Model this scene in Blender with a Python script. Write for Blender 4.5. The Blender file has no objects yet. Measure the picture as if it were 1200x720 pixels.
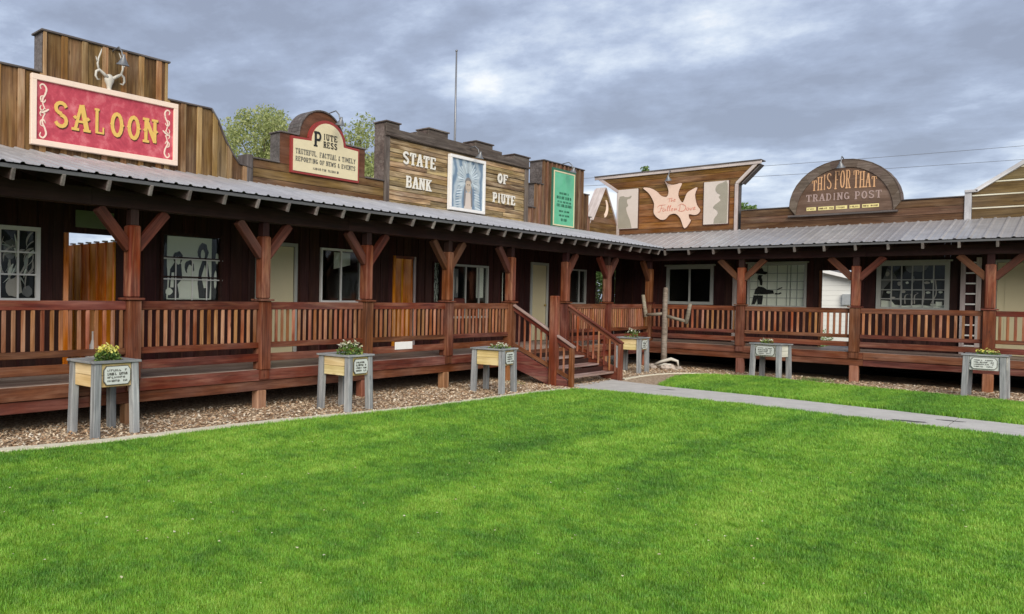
import bpy, math, random
import numpy as np
from mathutils import Matrix, Vector, Euler
random.seed(7); rng = np.random.default_rng(7)
scene = bpy.context.scene
COL = scene.collection
PI = math.pi

# ------------------------------------------------------------------ camera
def setup_camera():
    yaw, pitch, roll = -0.83306, -0.01713, 0.0156
    F = Vector((math.cos(pitch)*math.sin(yaw), math.cos(pitch)*math.cos(yaw), math.sin(pitch)))
    R = F.cross(Vector((0, 0, 1))).normalized(); U = R.cross(F)
    R2 = R*math.cos(roll)+U*math.sin(roll); U2 = -R*math.sin(roll)+U*math.cos(roll)
    cd = bpy.data.cameras.new('camera'); co = bpy.data.objects.new('camera', cd); COL.objects.link(co)
    m = Matrix((R2, U2, -F)).transposed().to_4x4(); m.translation = Vector((8.7822, -22.38136, 1.815))
    co.matrix_world = m
    cd.sensor_width = 36; cd.sensor_fit = 'HORIZONTAL'; cd.lens = 885.018/1200*36
    cd.shift_x = (600-322.66)/1200
    cd.clip_start = .05; cd.clip_end = 5000
    scene.camera = co
setup_camera()
CAM = Vector((8.78, -22.38, 1.815))

# ------------------------------------------------------------------ world, sun, exposure
SUN_EL, SUN_AZ = math.radians(30), math.radians(138)     # azimuth from +Y towards +X
EXPO = 1.0
def setup_world():
    w = bpy.data.worlds.new('World'); scene.world = w; w.use_nodes = True
    nt = w.node_tree; N = nt.nodes; L = nt.links; N.clear()
    out = N.new('ShaderNodeOutputWorld'); bg = N.new('ShaderNodeBackground')
    L.new(bg.outputs[0], out.inputs[0])
    sky = N.new('ShaderNodeTexSky'); sky.sky_type = 'NISHITA'; sky.sun_disc = False
    sky.sun_elevation = SUN_EL; sky.sun_rotation = SUN_AZ
    bg.inputs['Strength'].default_value = 0.1
    tc = N.new('ShaderNodeTexCoord'); sep = N.new('ShaderNodeSeparateXYZ'); L.new(tc.outputs['Generated'], sep.inputs[0])
    def math_(op, a, b=None):
        n = N.new('ShaderNodeMath'); n.operation = op
        for i, v in enumerate((a, b)):
            if v is None: continue
            if isinstance(v, (int, float)): n.inputs[i].default_value = v
            else: L.new(v, n.inputs[i])
        return n.outputs[0]
    z = math_('MAXIMUM', sep.outputs[2], 0.0); zz = math_('ADD', z, 0.20)
    cx = math_('DIVIDE', sep.outputs[0], zz); cy = math_('DIVIDE', sep.outputs[1], zz)
    cmb = N.new('ShaderNodeCombineXYZ'); L.new(cx, cmb.inputs[0]); L.new(cy, cmb.inputs[1])
    mp = N.new('ShaderNodeMapping'); mp.inputs['Location'].default_value = (8.8, 33.1, 0.0); mp.inputs['Scale'].default_value = (1.2, 1.2, 1.0)
    mp.inputs['Rotation'].default_value = (0, 0, -0.4); L.new(cmb.outputs[0], mp.inputs[0])
    n1 = N.new('ShaderNodeTexNoise'); n1.inputs['Scale'].default_value = 0.85; n1.inputs['Detail'].default_value = 9
    n1.inputs['Roughness'].default_value = 0.56; n1.inputs['Distortion'].default_value = 0.15; L.new(mp.outputs[0], n1.inputs[0])
    n2 = N.new('ShaderNodeTexNoise'); n2.inputs['Scale'].default_value = 2.6; n2.inputs['Detail'].default_value = 8
    n2.inputs['Roughness'].default_value = 0.62; n2.inputs['Distortion'].default_value = 0.0; L.new(mp.outputs[0], n2.inputs[0])
    mixn = math_('ADD', math_('MULTIPLY', n1.outputs[0], 0.68), math_('MULTIPLY', n2.outputs[0], 0.32))
    # brighter towards the horizon, as under a broken cloud deck
    hz = math_('MULTIPLY', math_('POWER', math_('SUBTRACT', 1.0, z), 9.0), 0.045)
    f = math_('ADD', math_('ADD', math_('MULTIPLY', math_('SUBTRACT', mixn, 0.5), 1.4), 0.503), hz)
    cr = N.new('ShaderNodeValToRGB'); L.new(f, cr.inputs[0])
    el = cr.color_ramp.elements
    k = 10.0/2**EXPO
    def c(r, g, b): return (r*k, g*k, b*k, 1)
    el[0].position = 0.40; el[0].color = c(.32, .365, .48)
    el[1].position = 0.655; el[1].color = c(.98, 1.0, 1.02)
    e = el.new(0.485); e.color = c(.40, .465, .615)
    e = el.new(0.535); e.color = c(.51, .59, .755)
    e = el.new(0.60); e.color = c(.72, .80, .92)
    mx = N.new('ShaderNodeMix'); mx.data_type = 'RGBA'; mx.inputs['Factor'].default_value = 0.93
    L.new(sky.outputs[0], mx.inputs[6]); L.new(cr.outputs[0], mx.inputs[7]); L.new(mx.outputs[2], bg.inputs[0])
    w.cycles.sampling_method = 'MANUAL'; w.cycles.sample_map_resolution = 512
setup_world()
sd = bpy.data.lights.new('sun', 'SUN'); so = bpy.data.objects.new('sun', sd); COL.objects.link(so)
sd.energy = 1.9; sd.angle = math.radians(44); sd.color = (1.0, .93, .82)
_d = Vector((math.sin(SUN_AZ)*math.cos(SUN_EL), math.cos(SUN_AZ)*math.cos(SUN_EL), math.sin(SUN_EL)))
so.rotation_euler = _d.to_track_quat('Z', 'Y').to_euler(); so.location = (10, -20, 30)
scene.view_settings.view_transform = 'Standard'; scene.view_settings.look = 'None'
scene.view_settings.exposure = EXPO; scene.view_settings.gamma = 1

# ------------------------------------------------------------------ materials
def srgb(r, g, b):
    f = lambda v: (v/255/12.92 if v/255 <= .04045 else ((v/255+.055)/1.055)**2.4)
    return (f(r), f(g), f(b), 1)
def newmat(name):
    m = bpy.data.materials.new(name); m.use_nodes = True
    nt = m.node_tree; b = nt.nodes['Principled BSDF']
    return m, nt, b
class NB:
    def __init__(s, nt): s.nt = nt; s.N = nt.nodes; s.L = nt.links
    def link(s, a, b): s.L.new(a, b)
    def n(s, t, **kw):
        nd = s.N.new(t)
        for k, v in kw.items(): setattr(nd, k, v)
        return nd
    def math(s, op, a, b=None, c=None):
        nd = s.N.new('ShaderNodeMath'); nd.operation = op
        for i, v in enumerate((a, b, c)):
            if v is None: continue
            if isinstance(v, (int, float)): nd.inputs[i].default_value = v
            else: s.L.new(v, nd.inputs[i])
        return nd.outputs[0]
    def mix(s, f, a, b, mode='MIX'):
        nd = s.N.new('ShaderNodeMix'); nd.data_type = 'RGBA'; nd.blend_type = mode
        for i, v in ((0, f), (6, a), (7, b)):
            if isinstance(v, (int, float, tuple)): nd.inputs[i].default_value = v
            else: s.L.new(v, nd.inputs[i])
        return nd.outputs[2]
    def noise(s, vec, sc, det=4, rough=.55, dist=0):
        nd = s.N.new('ShaderNodeTexNoise'); nd.inputs['Scale'].default_value = sc
        nd.inputs['Detail'].default_value = det; nd.inputs['Roughness'].default_value = rough
        nd.inputs['Distortion'].default_value = dist
        if vec is not None: s.L.new(vec, nd.inputs[0])
        return nd.outputs[0]
    def ramp(s, f, stops):
        nd = s.N.new('ShaderNodeValToRGB'); s.L.new(f, nd.inputs[0]); el = nd.color_ramp.elements
        el[0].position, el[0].color = stops[0]; el[1].position, el[1].color = stops[-1]
        for p, c in stops[1:-1]:
            e = el.new(p); e.color = c
        return nd.outputs[0]
    def objvec(s, scale=(1, 1, 1), off=True):
        tc = s.n('ShaderNodeTexCoord'); v = tc.outputs['Object']
        if off:
            oi = s.n('ShaderNodeObjectInfo'); r = s.math('MULTIPLY', oi.outputs['Random'], 37.0)
            cb = s.n('ShaderNodeCombineXYZ')
            for i in range(3): s.L.new(r, cb.inputs[i])
            a = s.n('ShaderNodeVectorMath', operation='ADD'); s.L.new(v, a.inputs[0]); s.L.new(cb.outputs[0], a.inputs[1]); v = a.outputs[0]
        mp = s.n('ShaderNodeMapping'); mp.inputs['Scale'].default_value = scale; s.L.new(v, mp.inputs[0])
        return mp.outputs[0]
    def rand(s):
        return s.n('ShaderNodeObjectInfo').outputs['Random']
    def bump(s, h, b, strength=.4, dist=.01):
        bp = s.n('ShaderNodeBump'); bp.inputs['Strength'].default_value = strength; bp.inputs['Distance'].default_value = dist
        s.L.new(h, bp.inputs['Height']); s.L.new(bp.outputs[0], b.inputs['Normal'])

def wood(name, dark, mid, light, wear=None, wear_amt=.5, var=.35, rough=.7, grain=22, bump=.5, dist=.004):
    """grain runs along the object's local X axis"""
    m, nt, b = newmat(name); q = NB(nt)
    v = q.objvec((1.1, grain, grain)); g = q.noise(v, 1.0, 6, .62, .6)
    v2 = q.objvec((1.5, 5, 5)); g2 = q.noise(v2, 1.0, 4, .6, .3)
    f = q.math('ADD', q.math('MULTIPLY', g, .6), q.math('MULTIPLY', g2, .4))
    col = q.ramp(f, [(.34, dark), (.5, mid), (.66, light)])
    r = q.rand(); val = q.math('ADD', q.math('MULTIPLY', r, var), 1-var/2)
    hs = q.n('ShaderNodeHueSaturation'); q.link(col, hs.inputs['Color']); q.link(val, hs.inputs['Value'])
    r2 = q.math('FRACT', q.math('MULTIPLY', r, 7.31)); q.link(q.math('ADD', q.math('MULTIPLY', r2, .03), .485), hs.inputs['Hue'])
    col = hs.outputs[0]
    if wear:
        w = q.noise(q.objvec((.9, 9, 9)), 1.0, 5, .65, .8)
        wf = q.ramp(w, [(.5, (0, 0, 0, 1)), (.72, (wear_amt,)*3+(1,))])
        col = q.mix(wf, col, wear)
    fd = q.noise(q.objvec((.8, 1.6, 1.6)), 1.0, 3, .6); fv = q.math('ADD', q.math('MULTIPLY', fd, 1.1), .45)
    h2 = q.n('ShaderNodeHueSaturation'); q.link(col, h2.inputs['Color']); q.link(fv, h2.inputs['Value']); q.link(q.math('SUBTRACT', 1.45, q.math('MULTIPLY', fd, .9)), h2.inputs['Saturation']); col = h2.outputs[0]
    ck = q.noise(q.objvec((.7, 60, 60)), 1.0, 3, .5, .4); col = q.mix(q.ramp(ck, [(.30, (.7, .7, .7, 1)), (.38, (0, 0, 0, 1))]), col, dark)
    # knots
    vo = q.n('ShaderNodeTexVoronoi'); q.link(q.objvec((1.3, 4.5, 4.5)), vo.inputs[0]); vo.inputs['Scale'].default_value = 1.4
    kf = q.ramp(vo.outputs['Distance'], [(.03, (.75,)*3+(1,)), (.1, (0, 0, 0, 1))])
    col = q.mix(kf, col, dark)
    q.link(col, b.inputs['Base Color']); b.inputs['Roughness'].default_value = rough
    b.inputs['Specular IOR Level'].default_value = .3
    q.bump(g, b, bump, dist)
    return m
def plain(name, col, rough=.6, var=.0, mottle=.15, sc=8, metal=0, bump=.1, spec=.4):
    m, nt, b = newmat(name); q = NB(nt)
    nz = q.noise(q.objvec((1, 1, 1)), sc, 5, .6)
    hs = q.n('ShaderNodeHueSaturation'); hs.inputs['Color'].default_value = col
    v = q.math('ADD', q.math('MULTIPLY', nz, mottle*2), 1-mottle)
    if var: v = q.math('MULTIPLY', v, q.math('ADD', q.math('MULTIPLY', q.rand(), var), 1-var/2))
    q.link(v, hs.inputs['Value']); q.link(hs.outputs[0], b.inputs['Base Color'])
    b.inputs['Roughness'].default_value = rough; b.inputs['Metallic'].default_value = metal
    b.inputs['Specular IOR Level'].default_value = spec
    if bump: q.bump(nz, b, bump, .01)
    return m
M = {}
M['rail'] = wood('red_stained_wood', (.045, .012, .006, 1), (.115, .031, .015, 1), (.20, .068, .034, 1), wear=(.30, .145, .08, 1), wear_amt=.45, var=.4)
M['kick'] = wood('red_deck_wood', (.05, .013, .007, 1), (.125, .034, .018, 1), (.21, .072, .04, 1), wear=(.30, .16, .10, 1), wear_amt=.5, var=.35)
M['baluster'] = wood('baluster_wood', (.11, .034, .014, 1), (.25, .097, .044, 1), (.39, .18, .092, 1), wear=(.50, .31, .19, 1), wear_amt=.4, var=.6)
M['post'] = wood('post_wood', (.055, .017, .007, 1), (.145, .045, .019, 1), (.25, .09, .04, 1), wear=(.42, .22, .12, 1), wear_amt=.5, var=.3)
M['stump'] = wood('stump_wood', (.16, .06, .03, 1), (.30, .13, .07, 1), (.42, .21, .12, 1), var=.3)
M['deck'] = wood('deck_top_wood', (.22, .15, .12, 1), (.34, .25, .21, 1), (.46, .37, .32, 1), var=.25, rough=.5)
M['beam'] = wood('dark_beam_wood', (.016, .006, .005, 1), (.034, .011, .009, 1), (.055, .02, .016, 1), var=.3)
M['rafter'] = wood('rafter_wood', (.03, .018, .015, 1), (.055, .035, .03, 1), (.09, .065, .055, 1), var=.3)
M['rafterend'] = wood('rafter_end_wood', (.09, .075, .07, 1), (.16, .14, .13, 1), (.24, .215, .205, 1), var=.5)
M['brace'] = wood('dark_brace_wood', (.045, .014, .008, 1), (.095, .03, .016, 1), (.15, .052, .028, 1), var=.3)
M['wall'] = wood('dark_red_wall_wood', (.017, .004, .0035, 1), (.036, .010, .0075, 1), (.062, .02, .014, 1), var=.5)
M['orange'] = wood('orange_wood', (.42, .11, .012, 1), (.68, .215, .025, 1), (.84, .35, .055, 1), var=.2)
M['saloon'] = wood('brown_board_wood', (.05, .026, .009, 1), (.125, .069, .026, 1), (.22, .13, .052, 1), wear=(.32, .22, .10, 1), wear_amt=.5, var=.6)
M['batten'] = wood('light_batten_wood', (.13, .065, .025, 1), (.26, .145, .06, 1), (.38, .235, .11, 1), wear=(.5, .38, .22, 1), wear_amt=.5, var=.6)
M['cap'] = wood('weathered_cap_wood', (.045, .038, .035, 1), (.10, .085, .08, 1), (.17, .15, .145, 1), var=.3)
M['press'] = wood('press_brown_wood', (.055, .028, .010, 1), (.12, .064, .024, 1), (.20, .115, .045, 1), wear=(.30, .20, .08, 1), wear_amt=.5, var=.4)
M['press_panel'] = wood('press_panel_wood', (.065, .03, .014, 1), (.115, .055, .026, 1), (.17, .085, .042, 1), var=.2, grain=10)
M['bank'] = wood('slab_siding_wood', (.07, .048, .027, 1), (.24, .16, .08, 1), (.46, .33, .17, 1), wear=(.60, .48, .31, 1), wear_amt=.6, var=.7, grain=14, bump=.9, dist=.015)
M['bankdark'] = wood('dark_frieze_wood', (.045, .035, .03, 1), (.095, .072, .06, 1), (.16, .13, .11, 1), wear=(.24, .21, .18, 1), wear_amt=.5, var=.5)
M['green_b'] = wood('narrow_board_wood', (.06, .03, .018, 1), (.13, .065, .036, 1), (.24, .14, .075, 1), wear=(.3, .2, .11, 1), wear_amt=.5, var=.9)
M['dove_b'] = wood('amber_board_wood', (.07, .03, .009, 1), (.17, .078, .022, 1), (.28, .145, .045, 1), wear=(.36, .2, .07, 1), wear_amt=.35, var=.4, grain=16)
M['trade_b'] = wood('umber_board_wood', (.05, .026, .012, 1), (.105, .056, .026, 1), (.18, .105, .052, 1), wear=(.26, .18, .10, 1), wear_amt=.35, var=.4)
M['gable_b'] = wood('olive_board_wood', (.05, .03, .012, 1), (.12, .076, .03, 1), (.20, .135, .058, 1), var=.35)
M['rim'] = wood('arch_rim_wood', (.06, .042, .032, 1), (.11, .08, .062, 1), (.17, .13, .105, 1), var=.2)
M['trim'] = wood('pinkish_trim_wood', (.33, .27, .25, 1), (.47, .40, .38, 1), (.58, .52, .50, 1), var=.15)
M['gtrim'] = wood('grey_trim_wood', (.36, .35, .36, 1), (.48, .47, .48, 1), (.6, .6, .6, 1), var=.15)
M['strip'] = wood('cream_strip_wood', (.5, .45, .33, 1), (.62, .57, .44, 1), (.7, .66, .55, 1), var=.1)
M['planter'] = wood('grey_weathered_wood', (.10, .105, .11, 1), (.22, .23, .24, 1), (.38, .39, .39, 1), wear=(.55, .56, .56, 1), wear_amt=.4, var=.35, grain=30)
M['yellow'] = wood('yellow_plywood', (.42, .30, .13, 1), (.60, .46, .22, 1), (.72, .59, .34, 1), var=.15, grain=12)
M['paleapron'] = wood('pale_apron_wood', (.42, .42, .36, 1), (.55, .55, .48, 1), (.68, .67, .60, 1), var=.2)
M['log'] = wood('grey_log_wood', (.10, .08, .06, 1), (.21, .175, .135, 1), (.32, .28, .23, 1), var=.25)
M['tread'] = wood('tread_wood', (.14, .08, .065, 1), (.26, .16, .135, 1), (.38, .27, .24, 1), wear=(.45, .38, .36, 1), wear_amt=.5, var=.3)
M['red_paint'] = plain('red_trim_paint', (.27, .035, .03, 1), .5)
M['lettergold'] = plain('gold_letter_paint', (.72, .47, .12, 1), .5, mottle=.12, sc=14)
M['letterbrown'] = plain('brown_shadow_paint', (.09, .035, .02, 1), .6)
M['cream'] = plain('cream_sign_board', (.66, .58, .38, 1), .6, mottle=.1, sc=5)
M['creamframe'] = plain('peach_frame_paint', (.83, .66, .54, 1), .5, mottle=.08)
M['white'] = plain('white_paint', (.76, .75, .73, 1), .55, mottle=.1)
M['bankletter'] = plain('white_letter_paint', (.70, .68, .62, 1), .6, mottle=.2, sc=20)
M['winframe'] = plain('white_window_frame', (.78, .77, .74, 1), .5, mottle=.08)
M['greyframe'] = plain('grey_window_frame', (.40, .41, .38, 1), .6, mottle=.1)
M['door'] = plain('olive_cream_door', (.62, .55, .35, 1), .5, mottle=.06, sc=3)
M['black'] = plain('black_paint', (.012, .012, .012, 1), .5)
M['darkgreen'] = plain('dark_green_letter_paint', (.03, .13, .08, 1), .6)
M['brass'] = plain('brass_knob', (.45, .33, .12, 1), .3, metal=1)
M['iron'] = plain('weathered_lamp_metal', (.20, .205, .21, 1), .45, metal=.6, mottle=.25)
M['bone'] = plain('bleached_bone', (.55, .52, .46, 1), .7, mottle=.15, sc=20)
M['pole'] = plain('pole_metal', (.22, .225, .24, 1), .4, metal=.5)
M['wire'] = plain('wire_rubber', (.12, .13, .15, 1), .6)
M['interior'] = plain('dark_interior', (.05, .045, .04, 1), .9)
M['soil'] = plain('potting_soil', (.05, .035, .025, 1), .95, mottle=.5, sc=40, bump=1)
M['rock'] = plain('pale_rock', (.42, .36, .31, 1), .9, var=.5, mottle=.35, sc=9, bump=1)
M['bark'] = plain('tree_bark', (.16, .13, .10, 1), .9, mottle=.4, sc=12, bump=1)
M['peach'] = plain('peach_sign_paint', (.68, .50, .40, 1), .6, mottle=.12, sc=4)
M['redscript'] = plain('red_script_paint', (.58, .22, .16, 1), .6)
M['palepanel'] = plain('pale_pink_panel', (.56, .49, .44, 1), .7, mottle=.1, sc=4)
M['olivepanel'] = plain('olive_silhouette_paint', (.29, .265, .21, 1), .7, mottle=.15, sc=5)
M['plaque'] = plain('pale_plaque_paint', (.58, .61, .58, 1), .6, mottle=.12, sc=10)
M['plaquedark'] = plain('plaque_dark_edge', (.10, .10, .09, 1), .6)
M['tradeorange'] = plain('orange_letter_paint', (.58, .33, .17, 1), .6, mottle=.3, sc=10)
M['trademauve'] = plain('mauve_letter_paint', (.34, .245, .22, 1), .7, mottle=.15, sc=10)
M['tradeyellow'] = plain('yellow_strip_paint', (.72, .62, .27, 1), .6, mottle=.1)
M['tradeboard'] = wood('sign_face_wood', (.085, .05, .033, 1), (.14, .088, .062, 1), (.20, .135, .10, 1), var=.1, grain=10)
M['housewhite'] = plain('white_siding', (.74, .74, .70, 1), .6, mottle=.05)
M['meter'] = plain('grey_meter_box', (.33, .35, .36, 1), .5)
M['greenboard'] = plain('faded_green_board', (.18, .22, .13, 1), .7)
def mat_green_sign():
    m, nt, b = newmat('mint_green_sign'); q = NB(nt)
    v = q.objvec((1, 1, 1), False); nz = q.noise(v, 3, 6, .65, .4)
    sp = q.n('ShaderNodeSeparateXYZ'); q.link(v, sp.inputs[0])
    f = q.math('ADD', q.math('MULTIPLY', sp.outputs[1], .45), q.math('MULTIPLY', nz, .7))
    c = q.ramp(f, [(.25, (.10, .43, .25, 1)), (.6, (.17, .50, .34, 1)), (.95, (.36, .57, .50, 1))])
    q.link(c, b.inputs['Base Color']); b.inputs['Roughness'].default_value = .6; return m
M['mint'] = mat_green_sign()
def mat_red_sign():
    m, nt, b = newmat('mottled_red_sign'); q = NB(nt)
    nz = q.noise(q.objvec((1, 1, 1), False), 4.5, 7, .7, .3)
    c = q.ramp(nz, [(.32, (.36, .035, .06, 1)), (.5, (.50, .06, .09, 1)), (.7, (.68, .20, .22, 1))])
    q.link(c, b.inputs['Base Color']); b.inputs['Roughness'].default_value = .6; return m
M['redsign'] = mat_red_sign()
def mat_mural():
    m, nt, b = newmat('blue_grey_mural_paint'); q = NB(nt)
    v = q.objvec((1, 1, 1), False)
    wv = q.n('ShaderNodeTexWave', wave_type='BANDS'); wv.inputs['Scale'].default_value = 1.1
    wv.inputs['Distortion'].default_value = 9; wv.inputs['Detail'].default_value = 3; q.link(v, wv.inputs[0])
    c = q.ramp(wv.outputs[0], [(.15, (.14, .21, .30, 1)), (.5, (.25, .34, .42, 1)), (.9, (.40, .47, .52, 1))])
    q.link(c, b.inputs['Base Color']); b.inputs['Roughness'].default_value = .6; return m
M['mural'] = mat_mural()
M['feather'] = plain('feather_paint', (.46, .53, .57, 1), .6, var=.5, mottle=.2, sc=12)
M['muralskin'] = plain('mural_skin_paint', (.46, .38, .30, 1), .6, mottle=.2, sc=12)
M['muralgrey'] = plain('mural_braid_paint', (.20, .19, .19, 1), .6, mottle=.2, sc=12)
M['paper'] = plain('white_paper', (.88, .87, .76, 1), .7, mottle=.05, sc=3)
def mat_glass():
    m, nt, b = newmat('window_glass'); q = NB(nt); nt.nodes.remove(b)
    out = nt.nodes['Material Output']
    tr = q.n('ShaderNodeBsdfTransparent'); tr.inputs[0].default_value = (.94, .96, .95, 1)
    gl = q.n('ShaderNodeBsdfGlossy'); gl.inputs['Roughness'].default_value = .04
    lw = q.n('ShaderNodeFresnel'); lw.inputs[0].default_value = 1.5
    f = q.math('MINIMUM', q.math('ADD', q.math('MULTIPLY', lw.outputs[0], .16), .002), 1.0)
    mx = q.n('ShaderNodeMixShader'); q.link(f, mx.inputs[0]); q.link(tr.outputs[0], mx.inputs[1]); q.link(gl.outputs[0], mx.inputs[2])
    q.link(mx.outputs[0], out.inputs[0]); return m
M['glass'] = mat_glass()
def mat_art(name, sc, dist, lo, hi):
    """black and white painted scene: bold curling shapes"""
    m, nt, b = newmat(name); q = NB(nt)
    v = q.objvec((1, 1, 1), False)
    a = q.noise(v, sc, 2, .5, dist); w = q.n('ShaderNodeTexWave'); w.inputs['Scale'].default_value = sc*.9
    w.inputs['Distortion'].default_value = 9; w.inputs['Detail'].default_value = 2; q.link(v, w.inputs[0])
    f = q.math('ADD', q.math('MULTIPLY', a, .7), q.math('MULTIPLY', w.outputs[0], .3))
    c = q.ramp(f, [(lo, (.012, .013, .012, 1)), (lo+.03, (.06, .07, .06, 1)), (hi, (.50, .52, .46, 1))])
    q.link(c, b.inputs['Base Color']); b.inputs['Roughness'].default_value = .6; return m
M['art_leaf'] = mat_art('painted_leaf_scene', 5, 2.5, .48, .54)
M['art_room'] = mat_art('painted_shop_scene', 7, .6, .52, .60)
def mat_metal_roof():
    m, nt, b = newmat('galvanised_roof'); q = NB(nt)
    nz = q.noise(q.objvec((1, 1, 1)), 3, 6, .6); n2 = q.noise(q.objvec((3, 22, 3)), 1, 4, .6)
    f = q.math('ADD', q.math('MULTIPLY', nz, .5), q.math('MULTIPLY', n2, .5))
    c = q.ramp(f, [(.35, (.36, .36, .37, 1)), (.55, (.48, .475, .485, 1)), (.7, (.56, .555, .565, 1))])
    c = q.mix(q.math('MULTIPLY', q.rand(), .35), c, (.26, .25, .27, 1))
    rs = q.ramp(q.noise(q.objvec((1.2, 1.2, 1.2)), 2.2, 7, .75, .6), [(.58, (0, 0, 0, 1)), (.72, (.5, .5, .5, 1))]); c = q.mix(rs, c, (.27, .22, .19, 1))
    q.link(c, b.inputs['Base Color']); b.inputs['Roughness'].default_value = .36; b.inputs['Metallic'].default_value = .4
    q.bump(nz, b, .08, .01); return m
M['roof'] = mat_metal_roof()
def mat_ground(kind):
    m, nt, b = newmat(kind+'_ground'); q = NB(nt)
    g = q.n('ShaderNodeNewGeometry').outputs['Position']
    a = q.noise(g, .5, 5, .6); f = q.noise(g, 30, 6, .7)
    if kind == 'mulch':
        vo = q.n('ShaderNodeTexVoronoi'); vo.inputs['Scale'].default_value = 28; q.link(g, vo.inputs[0])
        sp = q.n('ShaderNodeSeparateColor'); q.link(vo.outputs['Color'], sp.inputs[0])
        c = q.ramp(sp.outputs[0], [(0, (.26, .17, .10, 1)), (.5, (.52, .38, .25, 1)), (1, (.74, .60, .45, 1))])
        c = q.mix(.35, c, q.ramp(f, [(.35, (.12, .08, .06, 1)), (.7, (.5, .4, .3, 1))]))
        q.bump(vo.outputs['Distance'], b, 1, .03)
    elif kind == 'lawn':
        c = q.ramp(a, [(.3, (.05, .10, .015, 1)), (.7, (.09, .17, .025, 1))]); c = q.mix(.4, c, q.ramp(f, [(.3, (.03, .06, .01, 1)), (.7, (.10, .19, .03, 1))]))
        q.bump(f, b, .8, .02)
    elif kind == 'path':
        n2 = q.noise(g, 3.0, 6, .65); n3 = q.noise(g, 220, 3, .6)
        c = q.ramp(n2, [(.3, (.45, .425, .385, 1)), (.7, (.60, .57, .52, 1))])
        c = q.mix(.25, c, q.ramp(n3, [(.35, (.25, .25, .26, 1)), (.65, (.6, .6, .6, 1))]))
        st = q.ramp(q.noise(g, 1.7, 5, .7, .5), [(.60, (0, 0, 0, 1)), (.72, (.55, .55, .55, 1))])
        c = q.mix(st, c, (.22, .21, .21, 1)); q.bump(n3, b, .3, .004)
    elif kind == 'curb':
        n2 = q.noise(g, 9, 6, .7)
        c = q.ramp(n2, [(.3, (.58, .54, .42, 1)), (.7, (.78, .74, .60, 1))]); q.bump(n2, b, .5, .01)
    else:
        c = q.ramp(a, [(.3, (.20, .16, .11, 1)), (.7, (.30, .25, .18, 1))]); c = q.mix(.4, c, q.ramp(f, [(.3, (.14, .12, .08, 1)), (.7, (.34, .3, .22, 1))]))
        q.bump(f, b, .6, .02)
    q.link(c, b.inputs['Base Color']); b.inputs['Roughness'].default_value = .92; b.inputs['Specular IOR Level'].default_value = .2
    return m
for k in ('mulch', 'lawn', 'path', 'curb', 'earth'): M[k] = mat_ground(k)
def mat_chip():
    m, nt, b = newmat('bark_chip'); q = NB(nt)
    g = q.n('ShaderNodeNewGeometry')
    c = q.ramp(g.outputs['Random Per Island'], [(0, (.20, .11, .06, 1)), (.3, (.45, .29, .17, 1)), (.6, (.62, .47, .31, 1)), (.85, (.74, .62, .46, 1)), (1, (.82, .76, .64, 1))])
    q.link(c, b.inputs['Base Color']); b.inputs['Roughness'].default_value = .9; return m
M['chip'] = mat_chip()
def mat_leaf(name, cols, trans=.35):
    m, nt, b = newmat(name); q = NB(nt)
    g = q.n('ShaderNodeNewGeometry')
    c = q.ramp(g.outputs['Random Per Island'], [(i/(len(cols)-1), tuple(cc)+(1,)) for i, cc in enumerate(cols)])
    out = nt.nodes['Material Output']
    tl = q.n('ShaderNodeBsdfTranslucent'); q.link(c, tl.inputs[0]); q.link(c, b.inputs['Base Color'])
    b.inputs['Roughness'].default_value = .6; b.inputs['Specular IOR Level'].default_value = .3
    mx = q.n('ShaderNodeMixShader'); mx.inputs[0].default_value = trans
    q.link(b.outputs[0], mx.inputs[1]); q.link(tl.outputs[0], mx.inputs[2]); q.link(mx.outputs[0], out.inputs[0])
    return m
M['leaf_pale'] = mat_leaf('pale_tree_leaf', [(.28, .34, .12), (.40, .45, .18), (.52, .54, .27)], .5)
M['leaf_green'] = mat_leaf('green_tree_leaf', [(.12, .21, .06), (.20, .32, .09), (.30, .40, .15)], .5)
M['leaf_plant'] = mat_leaf('plant_leaf', [(.05, .11, .03), (.12, .22, .05), (.35, .42, .10)], .3)
M['bloom'] = mat_leaf('yellow_bloom', [(.80, .72, .10), (.78, .75, .2), (.85, .82, .35)], .3)
M['bloomwhite'] = mat_leaf('cream_bloom', [(.80, .78, .50), (.80, .78, .62), (.82, .80, .72)], .3)
M['petal'] = mat_leaf('pale_petal', [(.75, .70, .35), (.75, .72, .55), (.70, .60, .30)], .3)
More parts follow.
